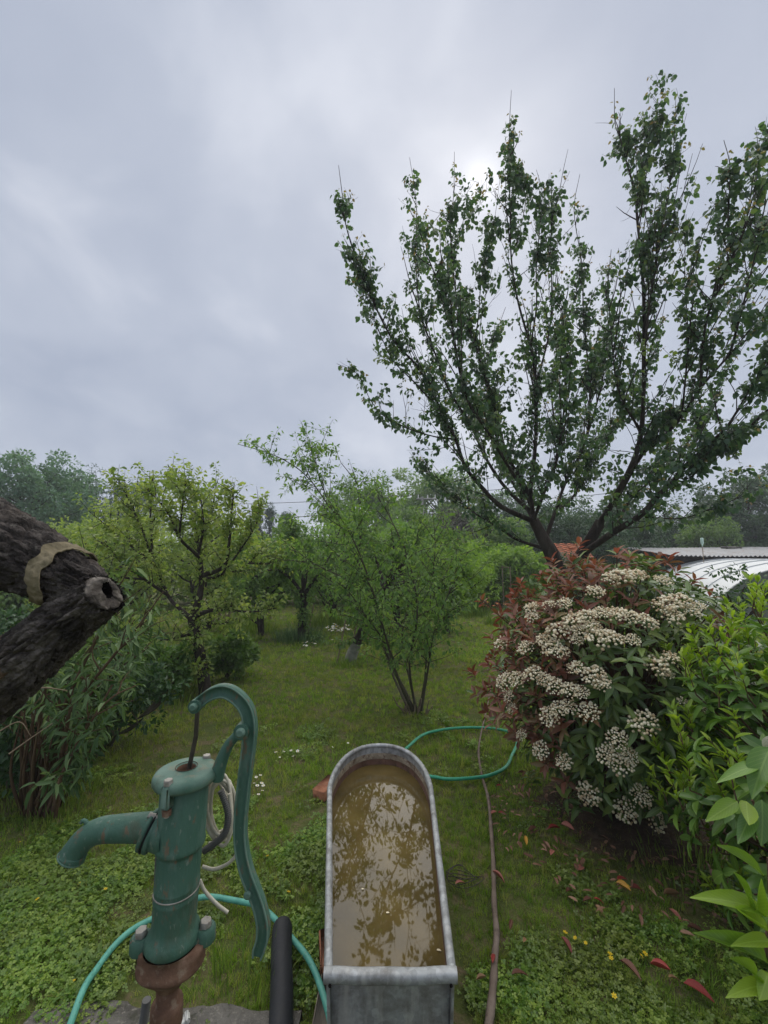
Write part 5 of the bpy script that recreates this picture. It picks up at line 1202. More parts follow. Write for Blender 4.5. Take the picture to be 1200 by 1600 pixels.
    b = leaf_mesh('pale_leaf', flat('withered_leaf', (.60, .58, .42), .6, .3), .5, .3); leaf_objs(root, np.array([P(1199, 1150, 1.1)]), np.array([[-.1, -.2, -1.0]]), np.array([[-.5, -.6, .4]]), [.045], [.03], [b], 'pale_leaf')
make_laurel()
# ------------------------------------------------------------------ the hand pump
M['pump'] = surf('green_pump_paint', [(18, [(.3, (.038, .102, .072)), (.6, (.058, .135, .098)), (.8, (.105, .185, .145))], 1), (34, (.54, .68, (.13, .20, .165)), .5), (11, (.60, .72, (.075, .075, .042)), .65), (60, (.59, .65, (.17, .10, .06)), .75), (130, (.62, .68, (.20, .24, .20)), .6)], (.45, .75), .6, 160, .4, bdist=.0025, stretch=(1, 1, .4))
M['pump_worn'] = surf('worn_pump_paint', [(22, [(.3, (.060, .135, .100)), (.7, (.15, .235, .19))], 1), (50, (.55, .66, (.20, .19, .13)), .6), (16, (.6, .7, (.05, .07, .04)), .6)], (.5, .75), .3, 70, .35, bdist=.002)
M['rust'] = surf('rusty_iron', [(24, [(.3, (.075, .042, .027)), (.55, (.145, .082, .054)), (.75, (.24, .155, .11))], 1), (60, (.56, .66, (.27, .22, .16)), .5), (12, (.62, .72, (.06, .07, .035)), .5)], (.75, .95), .7, 110, .2, bdist=.003)
M['boltm'] = surf('bolt_metal', [(60, [(.3, (.20, .19, .17)), (.7, (.42, .40, .36))], 1), (90, (.6, .7, (.15, .09, .06)), .5)], (.45, .7), .3, 150, .5, .6)
M['rubber'] = flat('black_gasket', (.010, .011, .012), .7, .3)
M['rod'] = surf('dark_rod', [(50, [(.3, (.045, .04, .035)), (.7, (.10, .085, .07))], 1)], (.4, .7), .2, 90, .5, .6)
def make_pump():
    Y0 = .85; sh = .0327; X0 = -.42; root = thing('hand_pump', 'old green cast-iron hand water pump with curved lever handle', 'pump', (X0, Y0, 0)); cx = (X0, Y0); S = (sh, 0)
    axp = lambda z: np.array([X0 + sh * z, Y0, z])
    zm = lambda z: float(np.interp(z, [0, .70, .80, .812, .86, .95, 1.03, 1.10, 1.2], [0, .745, .845, .857, .897, .985, 1.058, 1.12, 1.2])); zp = lambda pr: [(r_, zm(z_)) for r_, z_ in pr]
    b = MB(); lathe(b, zp([(0.0390, 1.174), (0.0428, 1.166), (0.0428, 1.045), (0.0440, 1.040), (0.0440, 1.034), (0.0428, 1.030), (0.0378, 1.027), (0.0378, 1.020), (0.0387, 1.016), (0.0387, .962), (0.0395, .960), (0.0395, .957), (0.0387, .955), (0.0387, .944), (0.0397, .941), (0.0397, .937), (0.0385, .934), (0.0381, .892), (0.0399, .884), (0.0451, .876), (0.0475, .868), (0.0475, .860), (0.0442, .855)]), cx, 48, S); body = b.build('barrel', M['pump'], root)
    b = MB(); lathe(b, zp([(.0370, .9502), (.0398, .9500), (.0402, .949), (.0398, .9480)]), cx, 40, (sh, .0)); w = b.build('wire_tie', M['boltm'], body)
    # lid with the rod hole
    b = MB(); lathe(b, [(.0165, 1.196), (.019, 1.1985), (.022, 1.1965), (.047, 1.194), (.0545, 1.1915), (.0580, 1.186), (.0580, 1.178), (.055, 1.173), (.044, 1.171)], cx, 48, S, cap=False); lid = b.build('lid', M['pump_worn'], root)
    b = MB(); lathe(b, [(.019, 1.1995), (.020, 1.199), (.0165, 1.196), (.016, 1.175)], (cx[0], cx[1]), 28, S, cap=False); b.build('hole_rim', M['rust'], lid)
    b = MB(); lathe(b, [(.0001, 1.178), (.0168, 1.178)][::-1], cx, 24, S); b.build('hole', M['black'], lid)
    for a in (-1.75, 1.15):                                    # lid bolts on their lugs
        p = axp(1.18) + np.array([math.cos(a) * .050, math.sin(a) * .050, 0]); l = MB(); box(l, p + [0, 0, -.010], (.020, .018, .040), rotz(a), .004); l.build('lug', M['pump_worn'], root)
        bo = MB(); disc_cyl(bo, p + [0, 0, .010], (0, 0, 1), .0085, .009, 6); tube(bo, np.array([p + [0, 0, -.045], p + [0, 0, .012]]), .0045, 8); o = bo.build('bolt', M['boltm'], root)
        nt = MB(); disc_cyl(nt, p + [0, 0, -.041], (0, 0, 1), .0085, .010, 6); nt.build('nut', M['rust'], o)
    # spout
    z = 1.088; c = axp(z)
    sp = cr([np.r_[c + [-.02, 0, 0], .0268], np.r_[c + [-.066, -.004, .003], .0250], np.r_[c + [-.112, -.008, .004], .0230], np.r_[c + [-.150, -.012, .002], .0216], np.r_[c + [-.173, -.015, -.010], .0210], np.r_[c + [-.187, -.018, -.028], .0214], np.r_[c + [-.190, -.019, -.035], .0234], np.r_[c + [-.192, -.0195, -.039], .0234]], 7)
    b = MB(); tube(b, sp[:, :3], sp[:, 3], 28, False); spo = b.build('spout', M['pump'], root)
    b = MB(); tube(b, sp[::-1, :3][:12], sp[::-1, 3][:12] * .86, 24, False); b.F = {k: [g[:, ::-1] for g in v] for k, v in b.F.items()}; b.build('spout_mouth', M['rust'], spo)
    ring = MB(); e = sp[-1, :3]; d_ = nrm(sp[-1, :3] - sp[-3, :3]); R_ = orient(d_); an = np.linspace(0, 2 * math.pi, 29); tube(ring, np.array([e + R_ @ np.array([math.cos(a) * .0222, math.sin(a) * .0222, 0]) for a in an]), .0022, 6, False); ring.build('spout_lip', M['pump_worn'], spo)
    b = MB(); h0 = c + [-0.168, -.013, .008]; tube(b, cr([h0, h0 + [-.006, 0, .010], h0 + [-.012, -.001, .013], h0 + [-.015, -.001, .008]], 5), np.linspace(.0048, .0025, 16), 8); b.build('bucket_hook', M['pump'], spo)
    # oblique joint flange with black gasket
    t = nrm(np.array([-1.0, -.05, .38])); fc = c + [-.056, -.003, -.004]
    def flange(off, th, w, h, m, nm, par):
        R_ = orient(t); n = 40; an = np.linspace(0, 2 * math.pi, n, endpoint=False)
        def prof(s):
            q = np.stack([np.cos(an) * w * s, np.sin(an) * h * s, 0 * an], -1); q[:, 1] = np.sign(q[:, 1]) * np.abs(q[:, 1]) ** 1.0; return q
        rows = [prof(.93) + [0, 0, off], prof(1) + [0, 0, off + th * .2], prof(1) + [0, 0, off + th * .8], prof(.93) + [0, 0, off + th]]
        V = np.array(rows) @ R_.T + fc; bb_ = MB(); bb_.add(V.reshape(-1, 3), grid_faces(4, n)); bb_.add(V[0], np.arange(n)[None][:, ::-1]); bb_.add(V[3], np.arange(n)[None]); return bb_.build(nm, m, par)
    flange(-.011, .010, .031, .036, M['pump'], 'joint_flange', root); flange(-.001, .003, .032, .0372, M['rubber'], 'gasket', root); flange(.002, .008, .031, .036, M['pump'], 'joint_flange', root)
    for s in (-1, 1):
        R_ = orient(t); p = fc + R_ @ np.array([0.008 * s, .030 * s, -.014]); bo = MB(); disc_cyl(bo, p, t, .0062, .028, 6); bo.build('bolt', M['boltm'], root)
    # neck swelling from barrel to flange
    b = MB(); tube(b, cr([np.r_[c + [-.025, 0, -.006], .040], np.r_[c + [-.046, -.002, -.006], .030], np.r_[c + [-.052, -.003, -.005], .0285]], 5)[:, :3], cr([[.040], [.031], [.029]], 5)[:, 0], 26, False); b.build('neck', M['pump'], body)
    # base ring, two eared bolts and the rusty foot
    for s, yy in ((-1, -.008), (1, .012)):
        p = axp(.902) + np.array([s * .0545, yy, 0]); b = MB(); lathe(b, [(.0155, p[2] + .008), (.0185, p[2] + .004), (.0190, p[2] - .014), (.017, p[2] - .018)], p[:2], 20); box(b, p + [-s * .018, -yy * .3, -.006], (.030, .032, .018), bev=.004); b.build('ear', M['pump'], root)
        bo = MB(); disc_cyl(bo, p + [0, 0, .008], (.08 * s, -.05, 1), .0112, .010, 6); bo.build('bolt', M['boltm'], root)
    b = MB(); n = 56; an = np.linspace(0, 2 * math.pi, n, endpoint=False); rows = []
    for zz, rx, ry in ((.857, .048, .048), (.853, .060, .042), (.840, .060, .043), (.832, .058, .045), (.826, .058, .048), (.820, .059, .050), (.815, .059, .050), (.810, .055, .046), (.790, .028, .028), (.778, .022, .022)):
        zz = zm(zz); q = axp(zz); rows.append(np.stack([q[0] + rx * np.sign(np.cos(an)) * np.abs(np.cos(an)) ** .9, q[1] + ry * np.sin(an), np.full(n, zz)], -1))
    V = np.array(rows); b.add(V.reshape(-1, 3), grid_faces(len(rows), n)[:, ::-1]); b.build('rusty_foot', M['rust'], root)
    b = MB(); lathe(b, [(.0195, .84), (.0195, .795), (.0265, .793), (.0275, .787), (.0275, .757), (.0255, .751), (.0195, .749), (.0195, -.02)], (axp(.75)[0], Y0), 20); b.build('riser_pipe', M['rust'], root)
    # lever: an I-section swept along its curve
    yl = Y0 - .004
    lp = [(307,1102),(318,1092),(332,1083),(347,1079),(362,1083),(378,1096),(388,1114),(391,1138),(389,1165),(384,1205),(379,1250),(376,1290),(378,1325),(385,1358),(396,1388),(405,1412),(411,1438),(411,1462),(406,1480),(403,1492)]
    q = cr([P(x, y, yl) for x, y in lp], 6); n = len(q); tt = np.linspace(0, 1, n); hw = np.interp(tt, [0, .05, .2, .4, .6, .8, .95, 1], [.0085, .0105, .0125, .0125, .011, .0105, .0115, .0085]); Tg = nrm(np.gradient(q, axis=0)); Nn = nrm(np.cross(Tg, [0, 1.0, 0]))
    prof = [(-1, -1), (-1, 1), (-.72, 1), (-.62, .45), (.62, .45), (.72, 1), (1, 1), (1, -1), (.72, -1), (.62, -.45), (-.62, -.45), (-.72, -1)]; b = MB(); m = len(prof)
    V = np.array([[q[i] + Nn[i] * u * hw[i] + np.array([0, v * .0085, 0]) for u, v in prof] for i in range(n)]); b.add(V.reshape(-1, 3), grid_faces(n, m)[:, ::-1])
    for k in (0, n - 1): b.add(V[k], np.arange(m)[None] if k == n - 1 else np.arange(m)[None][:, ::-1])
    lev = b.build('lever', M['pump'], root, smooth=False)
    for sg in (-1, 1):
        b = MB(); tube(b, q + Nn * (sg * hw * .86)[:, None] + [0, -.0082, 0], .0019, 6); b.build('lever_edge', M['pump_worn'], lev)
    for (x, y), r in (((308, 1101), .0125), ((380, 1140), .0145)):
        b = MB(); p = P(x, y, yl); tube(b, np.array([p + [0, -.013, 0], p + [0, .013, 0]]), r, 20); b.build('boss', M['pump'], lev)
        b = MB(); disc_cyl(b, p + [0, -.012, 0], (0, -1, .05), r * .62, .009, 14, .4); b.build('pivot_pin', M['pump_worn'], lev)
    b = MB(); p = P(389, 1393, yl); disc_cyl(b, p + [0, -.007, 0], (0, -1, 0), .007, .005, 12, .4); b.build('rivet', M['pump_worn'], lev)
    # bracket arm from lid to pivot
    q = cr([P(338, 1216, Y0 + .01), P(345, 1192, Y0 + .008), P(358, 1163, Y0 + .006), P(376, 1143, Y0 + .006)], 6); r = np.interp(np.linspace(0, 1, len(q)), [0, .3, .8, 1], [.014, .0125, .0085, .010]); b = MB(); tube(b, q, r, 14); sphere(b, P(377, 1142, Y0 + .012), .0125, 12, 8, (1, .6, 1)); b.build('bracket_arm', M['pump'], root)
    # piston rod
    b = MB(); tube(b, np.array([P(309, 1102, Y0), P(306, 1150, Y0), axp(1.17) + [.002, 0, 0]]), .0042, 10); b.build('piston_rod', M['rod'], root)
make_pump()
def cables():
    m_w = flat('white_cable', (.52, .49, .40), .5, .35, var=.15); m_g = flat('grey_conduit', (.10, .10, .095), .55, .35, var=.2); root = thing('cable_coil', 'coil of off-white cable hanging behind the pump barrel', 'cable', P(345, 1260, .92))
    for k in range(7):
        c = P(344 + RNG.uniform(-5, 6), 1262 + RNG.uniform(-6, 6), .915 + k * .006); rx = RNG.uniform(.019, .030); rz = RNG.uniform(.052, .066); a = np.linspace(0, 2 * math.pi, 30); ph = RNG.uniform(-.25, .25)
        x = rx * np.cos(a); z = rz * np.sin(a) + .004 * np.sin(3 * a + k); p = np.stack([c[0] + x * math.cos(ph) - z * math.sin(ph), c[1] + .006 * np.sin(2 * a + k), c[2] + x * math.sin(ph) + z * math.cos(ph)], -1); b = MB(); tube(b, p, .0034, 8, False); b.build('loop', m_w, root)
    for pts in ([(327,1318),(350,1310),(362,1285),(358,1240)], [(316,1354),(335,1358),(358,1348),(372,1330),(380,1300),(376,1268)], [(312,1375),(320,1392),(338,1412),(356,1426)]):
        b = MB(); tube(b, cr([P(x, y, .91) for x, y in pts], 7), .0034, 8); b.build('strand', m_w, root)
    o = thing('conduit_hose', 'grey corrugated conduit running down beside the pump', 'conduit', P(235, 1590, .88))
    def corr(pts, Y, r):
        q = cr([P(x, y, Y) for x, y in pts], 60); rr = r * (1 + .10 * np.sign(np.sin(np.arange(len(q)) * 1.25))); b = MB(); tube(b, q, rr, 10); b.build('hose_length', m_g, o)
    corr([(345,1235),(356,1270),(352,1300),(335,1318),(318,1330)], .905, .0062); corr([(247,1330),(245,1370),(243,1420),(243,1462)], .865, .0045); corr([(229,1562),(226,1585),(218,1625)], .90, .0075)
    b = MB(); p = G(288, 1594, .03); box(b, p, (.035, .03, .02), rotz(.5), .004); box(b, p + [.008, 0, .012], (.012, .034, .012), rotz(.5), .003); tag(b.build('plastic_fitting', flat('white_plastic', (.6, .6, .57), .4, .4, var=.06), origin=tuple(p)), 'small white plastic fitting on the slab beside the pump pipe', 'fitting')
cables()

# ------------------------------------------------------------------ zinc trough with water
def zinc_mat():
    m, nt, N, L, out = newmat('galvanised_zinc'); tc = N.new('ShaderNodeTexCoord'); v = N.new('ShaderNodeTexVoronoi'); v.inputs['Scale'].default_value = 55; L.new(tc.outputs['Object'], v.inputs[0])
    r = ramp_node(N, [(0, (.25, .265, .27)), (1, (.42, .44, .45))]); L.new(v.outputs['Color'], r.inputs[0])
    n1 = N.new('ShaderNodeTexNoise'); n1.inputs['Scale'].default_value = 14; n1.inputs['Detail'].default_value = 7; n1.inputs['Roughness'].default_value = .7; L.new(tc.outputs['Object'], n1.inputs[0]); r2 = ramp_node(N, [(.44, (0, 0, 0)), (.66, (1, 1, 1))]); L.new(n1.outputs['Fac'], r2.inputs[0])
    mx = N.new('ShaderNodeMixRGB'); L.new(r2.outputs[0], mx.inputs[0]); L.new(r.outputs[0], mx.inputs[1]); mx.inputs[2].default_value = (.17, .165, .155, 1)
    mp = N.new('ShaderNodeMapping'); mp.inputs['Scale'].default_value = (1, 1, .12); L.new(tc.outputs['Object'], mp.inputs[0]); n2 = N.new('ShaderNodeTexNoise'); n2.inputs['Scale'].default_value = 40; n2.inputs['Detail'].default_value = 5; L.new(mp.outputs[0], n2.inputs[0]); r3 = ramp_node(N, [(.52, (0, 0, 0)), (.72, (1, 1, 1))]); L.new(n2.outputs['Fac'], r3.inputs[0])
    mx2 = N.new('ShaderNodeMixRGB'); mf = N.new('ShaderNodeMath'); mf.operation = 'MULTIPLY'; mf.inputs[1].default_value = .6; L.new(r3.outputs[0], mf.inputs[0]); L.new(mf.outputs[0], mx2.inputs[0]); L.new(mx.outputs[0], mx2.inputs[1]); mx2.inputs[2].default_value = (.50, .50, .48, 1)
    b = N.new('ShaderNodeBsdfPrincipled'); L.new(mx2.outputs[0], b.inputs['Base Color']); b.inputs['Metallic'].default_value = .35; b.inputs['Roughness'].default_value = .55
    bp = N.new('ShaderNodeBump'); bp.inputs['Strength'].default_value = .25; bp.inputs['Distance'].default_value = .003; L.new(n1.outputs['Fac'], bp.inputs['Height']); L.new(bp.outputs[0], b.inputs['Normal']); L.new(b.outputs[0], out.inputs[0]); return m
M['zinc'] = zinc_mat()
M['scum'] = surf('lime_scum', [(18, [(.3, (.16, .13, .09)), (.6, (.32, .27, .20)), (.8, (.45, .41, .34))], 1), (40, (.52, .62, (.11, .06, .045)), .8), (70, (.6, .7, (.45, .42, .36)), .5)], (.8, 1), .8, 90, .2, bdist=.004)
M['inner_low'] = surf('rusty_inside', [(16, [(.3, (.085, .050, .035)), (.7, (.20, .115, .085))], 1), (30, (.55, .66, (.05, .045, .02)), .7)], (.7, .95), .6, 80, .2)
def water_mat():
    m, nt, N, L, out = newmat('murky_water'); tc = N.new('ShaderNodeTexCoord'); n1 = N.new('ShaderNodeTexNoise'); n1.inputs['Scale'].default_value = 5; n1.inputs['Detail'].default_value = 5; L.new(tc.outputs['Object'], n1.inputs[0])
    r = ramp_node(N, [(.32, (.070, .052, .018)), (.55, (.115, .082, .027)), (.72, (.150, .112, .040))]); L.new(n1.outputs['Fac'], r.inputs[0])
    b = N.new('ShaderNodeBsdfPrincipled'); L.new(r.outputs[0], b.inputs['Base Color']); b.inputs['Roughness'].default_value = .022; b.inputs['IOR'].default_value = 1.46
    n2 = N.new('ShaderNodeTexNoise'); n2.inputs['Scale'].default_value = 9; n2.inputs['Detail'].default_value = 2; L.new(tc.outputs['Object'], n2.inputs[0]); bp = N.new('ShaderNodeBump'); bp.inputs['Strength'].default_value = .012; bp.inputs['Distance'].default_value = .01; L.new(n2.outputs['Fac'], bp.inputs['Height']); L.new(bp.outputs[0], b.inputs['Normal'])
    L.new(b.outputs[0], out.inputs[0]); return m
def make_trough():
    z1 = .50; nl, nr, fl, fr, ap = G(513, 1527, z1), G(707, 1527, z1), G(515, 1232, z1), G(673, 1232, z1), G(593, 1166, z1)
    c = (nl + fr) / 2; root = thing('zinc_trough', 'galvanised zinc tub with one rounded end, full of murky brown water', 'trough', (c[0], c[1], 0))
    # outline: near left -> far left -> arc -> far right -> near right
    pts = [nl + (fl - nl) * t for t in np.linspace(0, 1, 22)]
    mid = (fl + fr) / 2; ex = (fr - fl) / 2; ey = ap - mid; ey[0] *= .6
    for a in np.linspace(math.pi, 0, 30)[1:-1]:
        s = abs(math.cos(a)) ** .88 * np.sign(math.cos(a)); pts.append(mid + ex * s + ey * math.sin(a) ** .92)
    pts += [fr + (nr - fr) * t for t in np.linspace(0, 1, 22)]
    O = np.array(pts); n = len(O); ctr = O.mean(0)
    def off(o, d):
        T_ = nrm(np.gradient(o, axis=0)); Nn = np.stack([-T_[:, 1], T_[:, 0], 0 * T_[:, 0]], -1); return o + Nn * d * np.sign(((o - ctr) * Nn).sum(1).mean()) 
    def level(z, f):                                            # walls lean in towards the bottom
        q = ctr + (O - ctr) * [f, f, 1]; q = q.copy(); q[:, 2] = z; return q
    def wallmesh(levels, inward):
        b = MB(); V = np.array([level(z, f) for z, f in levels]); Fq = grid_faces(len(levels), n, True); b.add(V.reshape(-1, 3), Fq if inward else Fq[:, ::-1]); return b
    wallmesh([(.495, 1.0), (.40, .985), (.25, .965), (.10, .945), (.04, .935), (.03, .93)], False).build('outer_wall', M['zinc'], root, smooth=False)
    b = MB(); q = level(.03, .93); b.add(q, np.arange(n)[None]); b.build('floor', M['zinc'], root)
    wallmesh([(.497, .985), (.468, .981)], True).build('inner_wall', M['zinc'], root); wallmesh([(.468, .9808), (.438, .976)], True).build('scum_line', M['scum'], root); wallmesh([(.438, .9758), (.20, .945)], True).build('inner_stain', M['inner_low'], root)
    # rolled rim: along sides and round end, then a folded near bar
    rim = O + [0, 0, .004]; r = np.full(n, .0120); b = MB(); tube(b, rim, r, 12, True); rimo = b.build('rim', M['zinc'], root)
    b = MB(); d_ = nrm(nr - nl); a0, a1 = nl - d_ * .012, nr + d_ * .012; m = 20; t = np.linspace(0, 1, m)[:, None]; line = a0 * (1 - t) + a1 * t + np.array([0, 0, .002]) + np.stack([0 * t[:, 0], .0015 * np.sin(t[:, 0] * 9), .0015 * np.sin(t[:, 0] * 14 + 1)], -1)
    prof = np.array([[-1, -.9], [-.6, -1.1], [.5, -1.1], [1, -.7], [1.05, .5], [.7, .95], [-.5, 1.0], [-1, .6]]); tube(b, line, .0135, 8, True, prof=prof); bar = b.build('near_rim', M['zinc'], root)
    for p in (nl + [.006, -.0145, -.006], nr + [-.006, -.0145, -.006]):
        h = MB(); disc_cyl(h, p, (0, -1, .1), .0042, .003, 10); h.build('rivet_hole', M['black'], bar)
    for s, p in ((-1, nl), (1, nr)):                             # folded corner seams on the near panel
        h = MB(); q0 = level(.49, 1)[0 if s < 0 else -1]; q1 = level(.04, .935)[0 if s < 0 else -1]; tube(h, np.array([q0, q1]) + [0, -.002, 0], .005, 8); h.build('corner_seam', M['zinc'], root)
    # water
    w = level(.408, .9715); b = MB(); V = [ctr * [1, 1, 0] + [0, 0, .408]]; b.add(np.vstack([V, w]), np.array([[0, i + 1, (i + 1) % n + 1] for i in range(n)])[:, ::-1]); wo = b.build('water', water_mat(), origin=(ctr[0], ctr[1], .408), smooth=False); tag(wo, 'murky brown water reflecting the tree in the zinc tub', 'water', kind='structure')
    for k in range(3):
        f = MB(); p = (G(682, 1485, .41), G(603, 1427, .41), G(565, 1390, .41))[k]; leaves(f, [p + [0, 0, .001]], [[1, .3 * k, .02]], [[0, .1, 1.0]], .016 - .003 * k, .009, .5, True); tag(f.build('floating_petal', M['floret'], origin=tuple(p)), ('pale petal floating at the right edge of the water', 'pale speck floating in the middle of the water', 'tiny pale speck floating left of the middle of the water')[k], 'petal', 'petals on the water')
make_trough()

# ------------------------------------------------------------------ hoses, pipe, stick, brick, plank
def hose_mat(name, c1, c2):
    return surf(name, [(25, [(.3, c1), (.7, c2)], 1), (60, (.60, .68, (.05, .10, .06)), .7)], (.35, .55), .1, 80, .4)
def ground_line(pts, z, n=9): return cr([G(x, y, z) for x, y in pts], n)
def hoses():
    q = ground_line([(70,1700),(100,1625),(120,1572),(143,1525),(175,1482),(225,1442),(285,1412),(340,1402),(388,1411),(430,1436),(468,1480),(497,1530),(515,1590),(520,1650)], .046); q[:, 2] += .006 * np.sin(np.arange(len(q)) * .35)
    b = MB(); tube(b, q, .0115, 12); tag(b.build('garden_hose', hose_mat('teal_hose', (.075, .30, .235), (.13, .42, .33)), origin=tuple(q[0])), 'pale teal garden hose looping across the clover behind the pump', 'hose', 'garden hoses')
    q = ground_line([(600,1215),(618,1188),(640,1167),(662,1150),(695,1141),(735,1137),(775,1138),(803,1145),(808,1158),(800,1178),(790,1198),(765,1212),(735,1218),(700,1220),(676,1216),(640,1210)], .028); q[:, 2] += .012 * np.sin(np.linspace(0, 9, len(q)))
    b = MB(); tube(b, q, .0115, 12); tag(b.build('garden_hose', hose_mat('green_hose', (.030, .28, .16), (.055, .40, .24)), origin=tuple(q[0])), 'bright green garden hose lying in a loop beyond the rounded trough end', 'hose', 'garden hoses')
    q = cr([G(782, 1062, .03), G(786, 1040, .06), G(792, 1030, .05), G(805, 1022, .03)], 8); b = MB(); tube(b, q, .011, 10); tag(b.build('garden_hose', M_h3, origin=tuple(q[0])), 'short stretch of green hose showing at the left edge of the flowering bush', 'hose', 'garden hoses')
M_h3 = hose_mat('green_hose_far', (.035, .29, .17), (.06, .40, .25))
hoses()
def pipe():
    p = [G(441, 1452, .05), G(440, 1480, .05), G(440, 1560, .048), G(438, 1640, .046), G(436, 1760, .045)]; q = cr(p, 8); r = np.full(len(q), .0405); e = []; d = nrm(q[0] - q[1])
    for k in range(1, 7): a = k / 6 * math.pi / 2; e.append(np.r_[q[0] + d * .038 * math.sin(a), max(.004, .0405 * math.cos(a) ** .7)])
    e = np.array(e[::-1]); V = np.vstack([e[:, :3], q]); R_ = np.r_[e[:, 3], r]; b = MB(); tube(b, V, R_, 22); tag(b.build('black_pipe', surf('black_foam', [(30, [(.3, (.010, .011, .014)), (.7, (.020, .022, .027))], 1), (70, (.66, .72, (.07, .07, .07)), .5)], (.5, .75), .3, 90, .4), origin=tuple(q[0])), 'fat black round-ended pipe lying on the clover between pump and trough', 'pipe')
pipe()
def stick():
    pts = [(757,1640),(766,1590),(771,1530),(773,1490),(776,1462),(772,1410),(771,1350),(767,1290),(763,1250),(756,1222),(750,1195),(748,1172),(753,1140),(760,1108),(767,1075),(769,1060)]
    q = cr([G(x, y, .028) for x, y in pts], 6); n = len(q); r = np.linspace(.0155, .0055, n) * (1 + .08 * np.sin(np.arange(n) * 1.1)); q[:, 2] += .01 * np.sin(np.arange(n) * .3); b = MB(); tube(b, q, r, 9, True, jitter=.03); root = tag(b.build('long_stick', M['stick'], origin=tuple(q[0])), 'long thin grey-brown stick lying on the grass right of the trough', 'stick')
    t = MB(); tube(t, cr([q[-1], G(760, 1050, .05), G(750, 1044, .06)], 5), np.linspace(.004, .0015, 11), 5); t.build('twig', M['dry'], root)
stick()
def brick():
    p = G(503, 1238); b = MB(); box(b, p + [0.03, 0, .03], (.10, .18, .065), rotz(-.5) @ np.array([[1, 0, 0], [0, math.cos(.1), -math.sin(.1)], [0, math.sin(.1), math.cos(.1)]]), .006); tag(b.build('brick', M['brick'], origin=tuple(p), smooth=False), 'orange brick lying against the left side of the trough', 'brick', 'bricks')
    p = G(507, 1502); b = MB(); box(b, p + [.04, 0, .03], (.12, .16, .07), rotz(.2), .006); tag(b.build('brick', M['brick'], origin=tuple(p), smooth=False), 'dull red brick tucked under the near left corner of the trough', 'brick', 'bricks')
    p = G(508, 1590); b = MB(); box(b, p + [.02, 0, .02], (.11, .34, .035), rotz(-.04), .004); tag(b.build('wooden_plank', surf('grey_plank', [(14, [(.3, (.16, .125, .095)), (.7, (.34, .29, .23))], 1)], (.8, 1), .6, 60, .2, stretch=(4, .4, 1)), origin=tuple(p)), 'weathered grey wooden plank on the ground left of the trough', 'plank')
brick()
# rusty wire loops beside the trough
b = MB()
for k in range(5):
    c = G(712 + k * 4, 1362 + k * 3, .02); a = np.linspace(0, 5.5, 24); tube(b, np.stack([c[0] + (.05 + .01 * k) * np.cos(a + k), c[1] + .04 * np.sin(a + k), .02 + .012 * np.sin(2 * a + k)], -1), .0018, 5)
tag(b.build('wire_tangle', M['rod'], origin=tuple(G(715, 1365))), 'small tangle of dark wire in the grass right of the trough', 'wire')

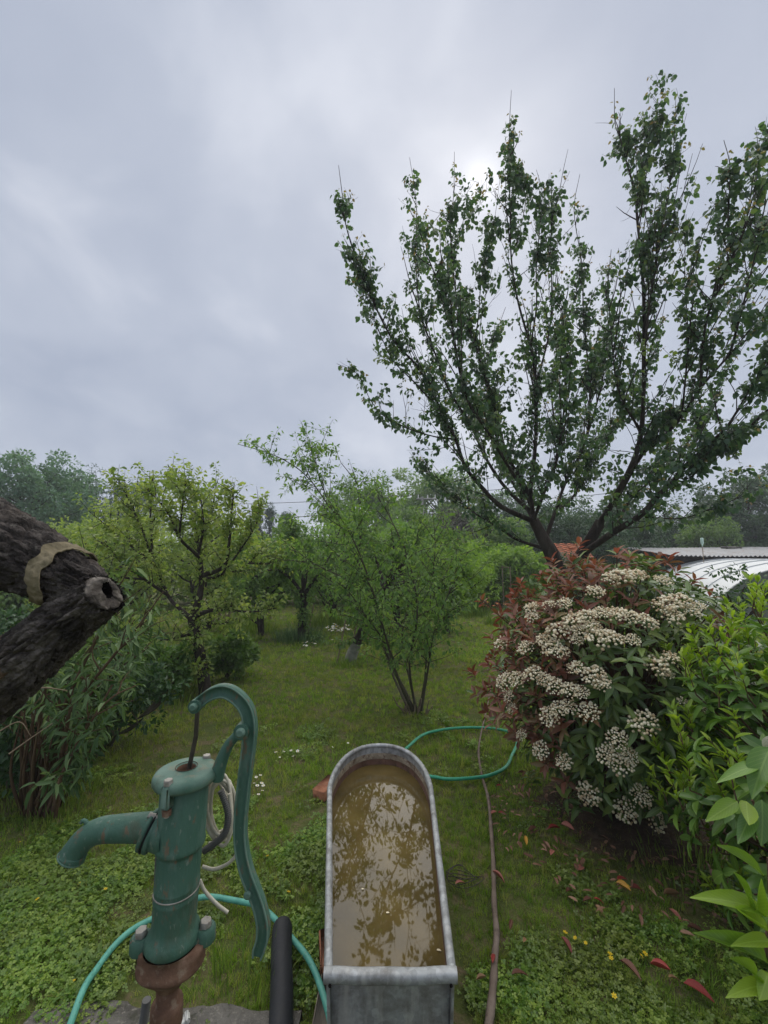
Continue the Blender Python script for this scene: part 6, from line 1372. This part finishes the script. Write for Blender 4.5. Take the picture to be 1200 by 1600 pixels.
# ------------------------------------------------------------------ fallen leaves
FL = {k: leafmat('fallen_' + k, [tuple(x * .75 for x in c), tuple(x * 1.2 for x in c)], .15, .5, .35, 'obj', (1, 1, 1), k=1.1) for k, c in
      {'red': (.34, .055, .045), 'pink': (.46, .17, .13), 'brown': (.15, .065, .04), 'tan': (.33, .19, .10), 'yellow': (.52, .29, .05), 'dark': (.22, .05, .04)}.items()}
FM = {k: [leaf_mesh('fallen_leaf_' + k, m, c, f) for c, f in ((.2, .3), (-.15, .45), (.35, .2))] for k, m in FL.items()}
def fallen():
    L = [(780,1365,26,'pink',-.5,'pinkish-red fallen leaf touching the right side of the stick'), (771,1271,14,'pink',.3,'small pink fallen leaf beside the stick below the hose loop, left of a pair'), (785,1270,16,'red',-.2,'red fallen leaf, right of a pair beside the stick'),
         (771,1497,20,'red',1.2,'bright red fallen leaf lying on top of the stick'), (822,1316,18,'yellow',1.4,'pale yellow fallen leaf at the edge of the bare soil'), (853,1264,18,'tan',.1,'tan fallen leaf high under the flowering bush'),
         (866,1294,24,'red',.1,'crimson fallen leaf on the soil under the bush'), (887,1293,28,'pink',-.9,'long pinkish-tan fallen leaf right of the crimson one'), (863,1331,22,'pink',.9,'pink fallen leaf on the grass below the bare soil'),
         (908,1355,24,'pink',.7,'pale pink fallen leaf standing out in the dark grass under the bush'), (974,1387,28,'yellow',-1.0,'orange-yellow fallen leaf below the bush'), (972,1373,22,'red',.2,'orange-red fallen leaf just above the yellow one'),
         (995,1386,26,'dark',.1,'dark red fallen leaf right of the yellow one'), (918,1407,18,'brown',.2,'red-brown fallen leaf, left of a touching pair'), (936,1405,18,'red',-.2,'red fallen leaf, right of a touching pair'), (886,1473,26,'dark',-1.1,'dark red fallen leaf in the middle of the right lawn'),
         (798,1447,18,'brown',1.1,'small brown fallen leaf right of the stick, halfway down'), (820,1467,16,'tan',.9,'small tan fallen leaf right of the stick'), (985,1514,36,'brown',-1.0,'long brown-red fallen leaf in the clover at lower right'), (1032,1514,30,'red',-.7,'bright red fallen leaf in the clover at lower right'),
         (1054,1526,22,'tan',.1,'tan fallen leaf next to the bright red one'), (1092,1547,42,'red',-.6,'large dark crimson fallen leaf nearest the bottom right'), (1050,1398,28,'tan',-.2,'tan fallen leaf in the shade below the laurel'), (1057,1428,26,'pink',-1.1,'pinkish fallen leaf below the tan one in shade'),
         (1088,1451,28,'brown',-.3,'brown fallen leaf in the shade left of the laurel sprig'), (1135,1413,18,'dark',1.4,'small dark red fallen leaf under the laurel sprig'), (719,1378,22,'pink',.5,'pink fallen leaf close to the right wall of the trough'), (818,1207,22,'brown',.0,'brown fallen leaf near the right end of the hose loop'),
         (752,1530,18,'tan',.1,'pale tan fallen leaf between stick and trough corner'), (812,1520,30,'brown',.2,'crumpled brown fallen leaf right of the stick near the bottom'), (890,1390,20,'brown',.5,'brown fallen leaf in mid lawn below the bush'), (820,1213,14,'tan',.8,'tiny tan leaf by the hose near the bush'),
         (938,1420,20,'tan',-1.1,'narrow straw-coloured fallen leaf under the touching red pair'), (780,1228,12,'red',.2,'tiny red leaf beneath the hose loop'), (832,1298,20,'brown',.4,'brown fallen leaf on the soil left of the crimson one')]
    for k, (x, y, s, c, a, lab) in enumerate(L):
        p = G(x, y, .035); l = s / F_PX * math.hypot(p[1], 1.2) * .68; o = bpy.data.objects.new('fallen_leaf', FM[c][k % 3]); COL.objects.link(o)
        o.location = tuple(p - np.array([l / 2 * math.cos(a), l / 2 * math.sin(a), 0])); o.rotation_euler = (RNG.normal() * .25, RNG.normal() * .15, a); o.scale = (l, l * .42, l); tag(o, lab, 'leaf', 'fallen leaves')
    b = {k: MB() for k in ('brown', 'tan')}
    n = 420; a = RNG.uniform(0, 6.28, n); r = np.sqrt(RNG.uniform(.1, 1.15, n)); x = 1.5 + np.cos(a) * r * .82; y = 2.62 + np.sin(a) * r * .72; p = np.stack([x, y, np.array([gz(u, v) for u, v in zip(x, y)]) + .034 + RNG.uniform(0, .012, n)], -1)
    d = np.stack([np.cos(a * 7), np.sin(a * 7), RNG.normal(size=n) * .15], -1); h = n // 2; l = RNG.uniform(.025, .06, n); v = np.stack([RNG.normal(size=n) * .3, RNG.normal(size=n) * .3, np.ones(n)], -1)
    lm = leafmat('leaf_litter', [(.12, .06, .036), (.22, .115, .075), (.34, .20, .13)], .1, .6, .25, k=1.0); bb_ = MB(); leaves(bb_, p, d, v, l, l * .36, RNG.uniform(0, 1, n), True); tag(bb_.build('leaf_litter', lm, origin=(1.5, 2.6, 0)), 'brown dead leaf litter on the soil under the flowering bush', 'leaf litter', kind='stuff')
fallen()
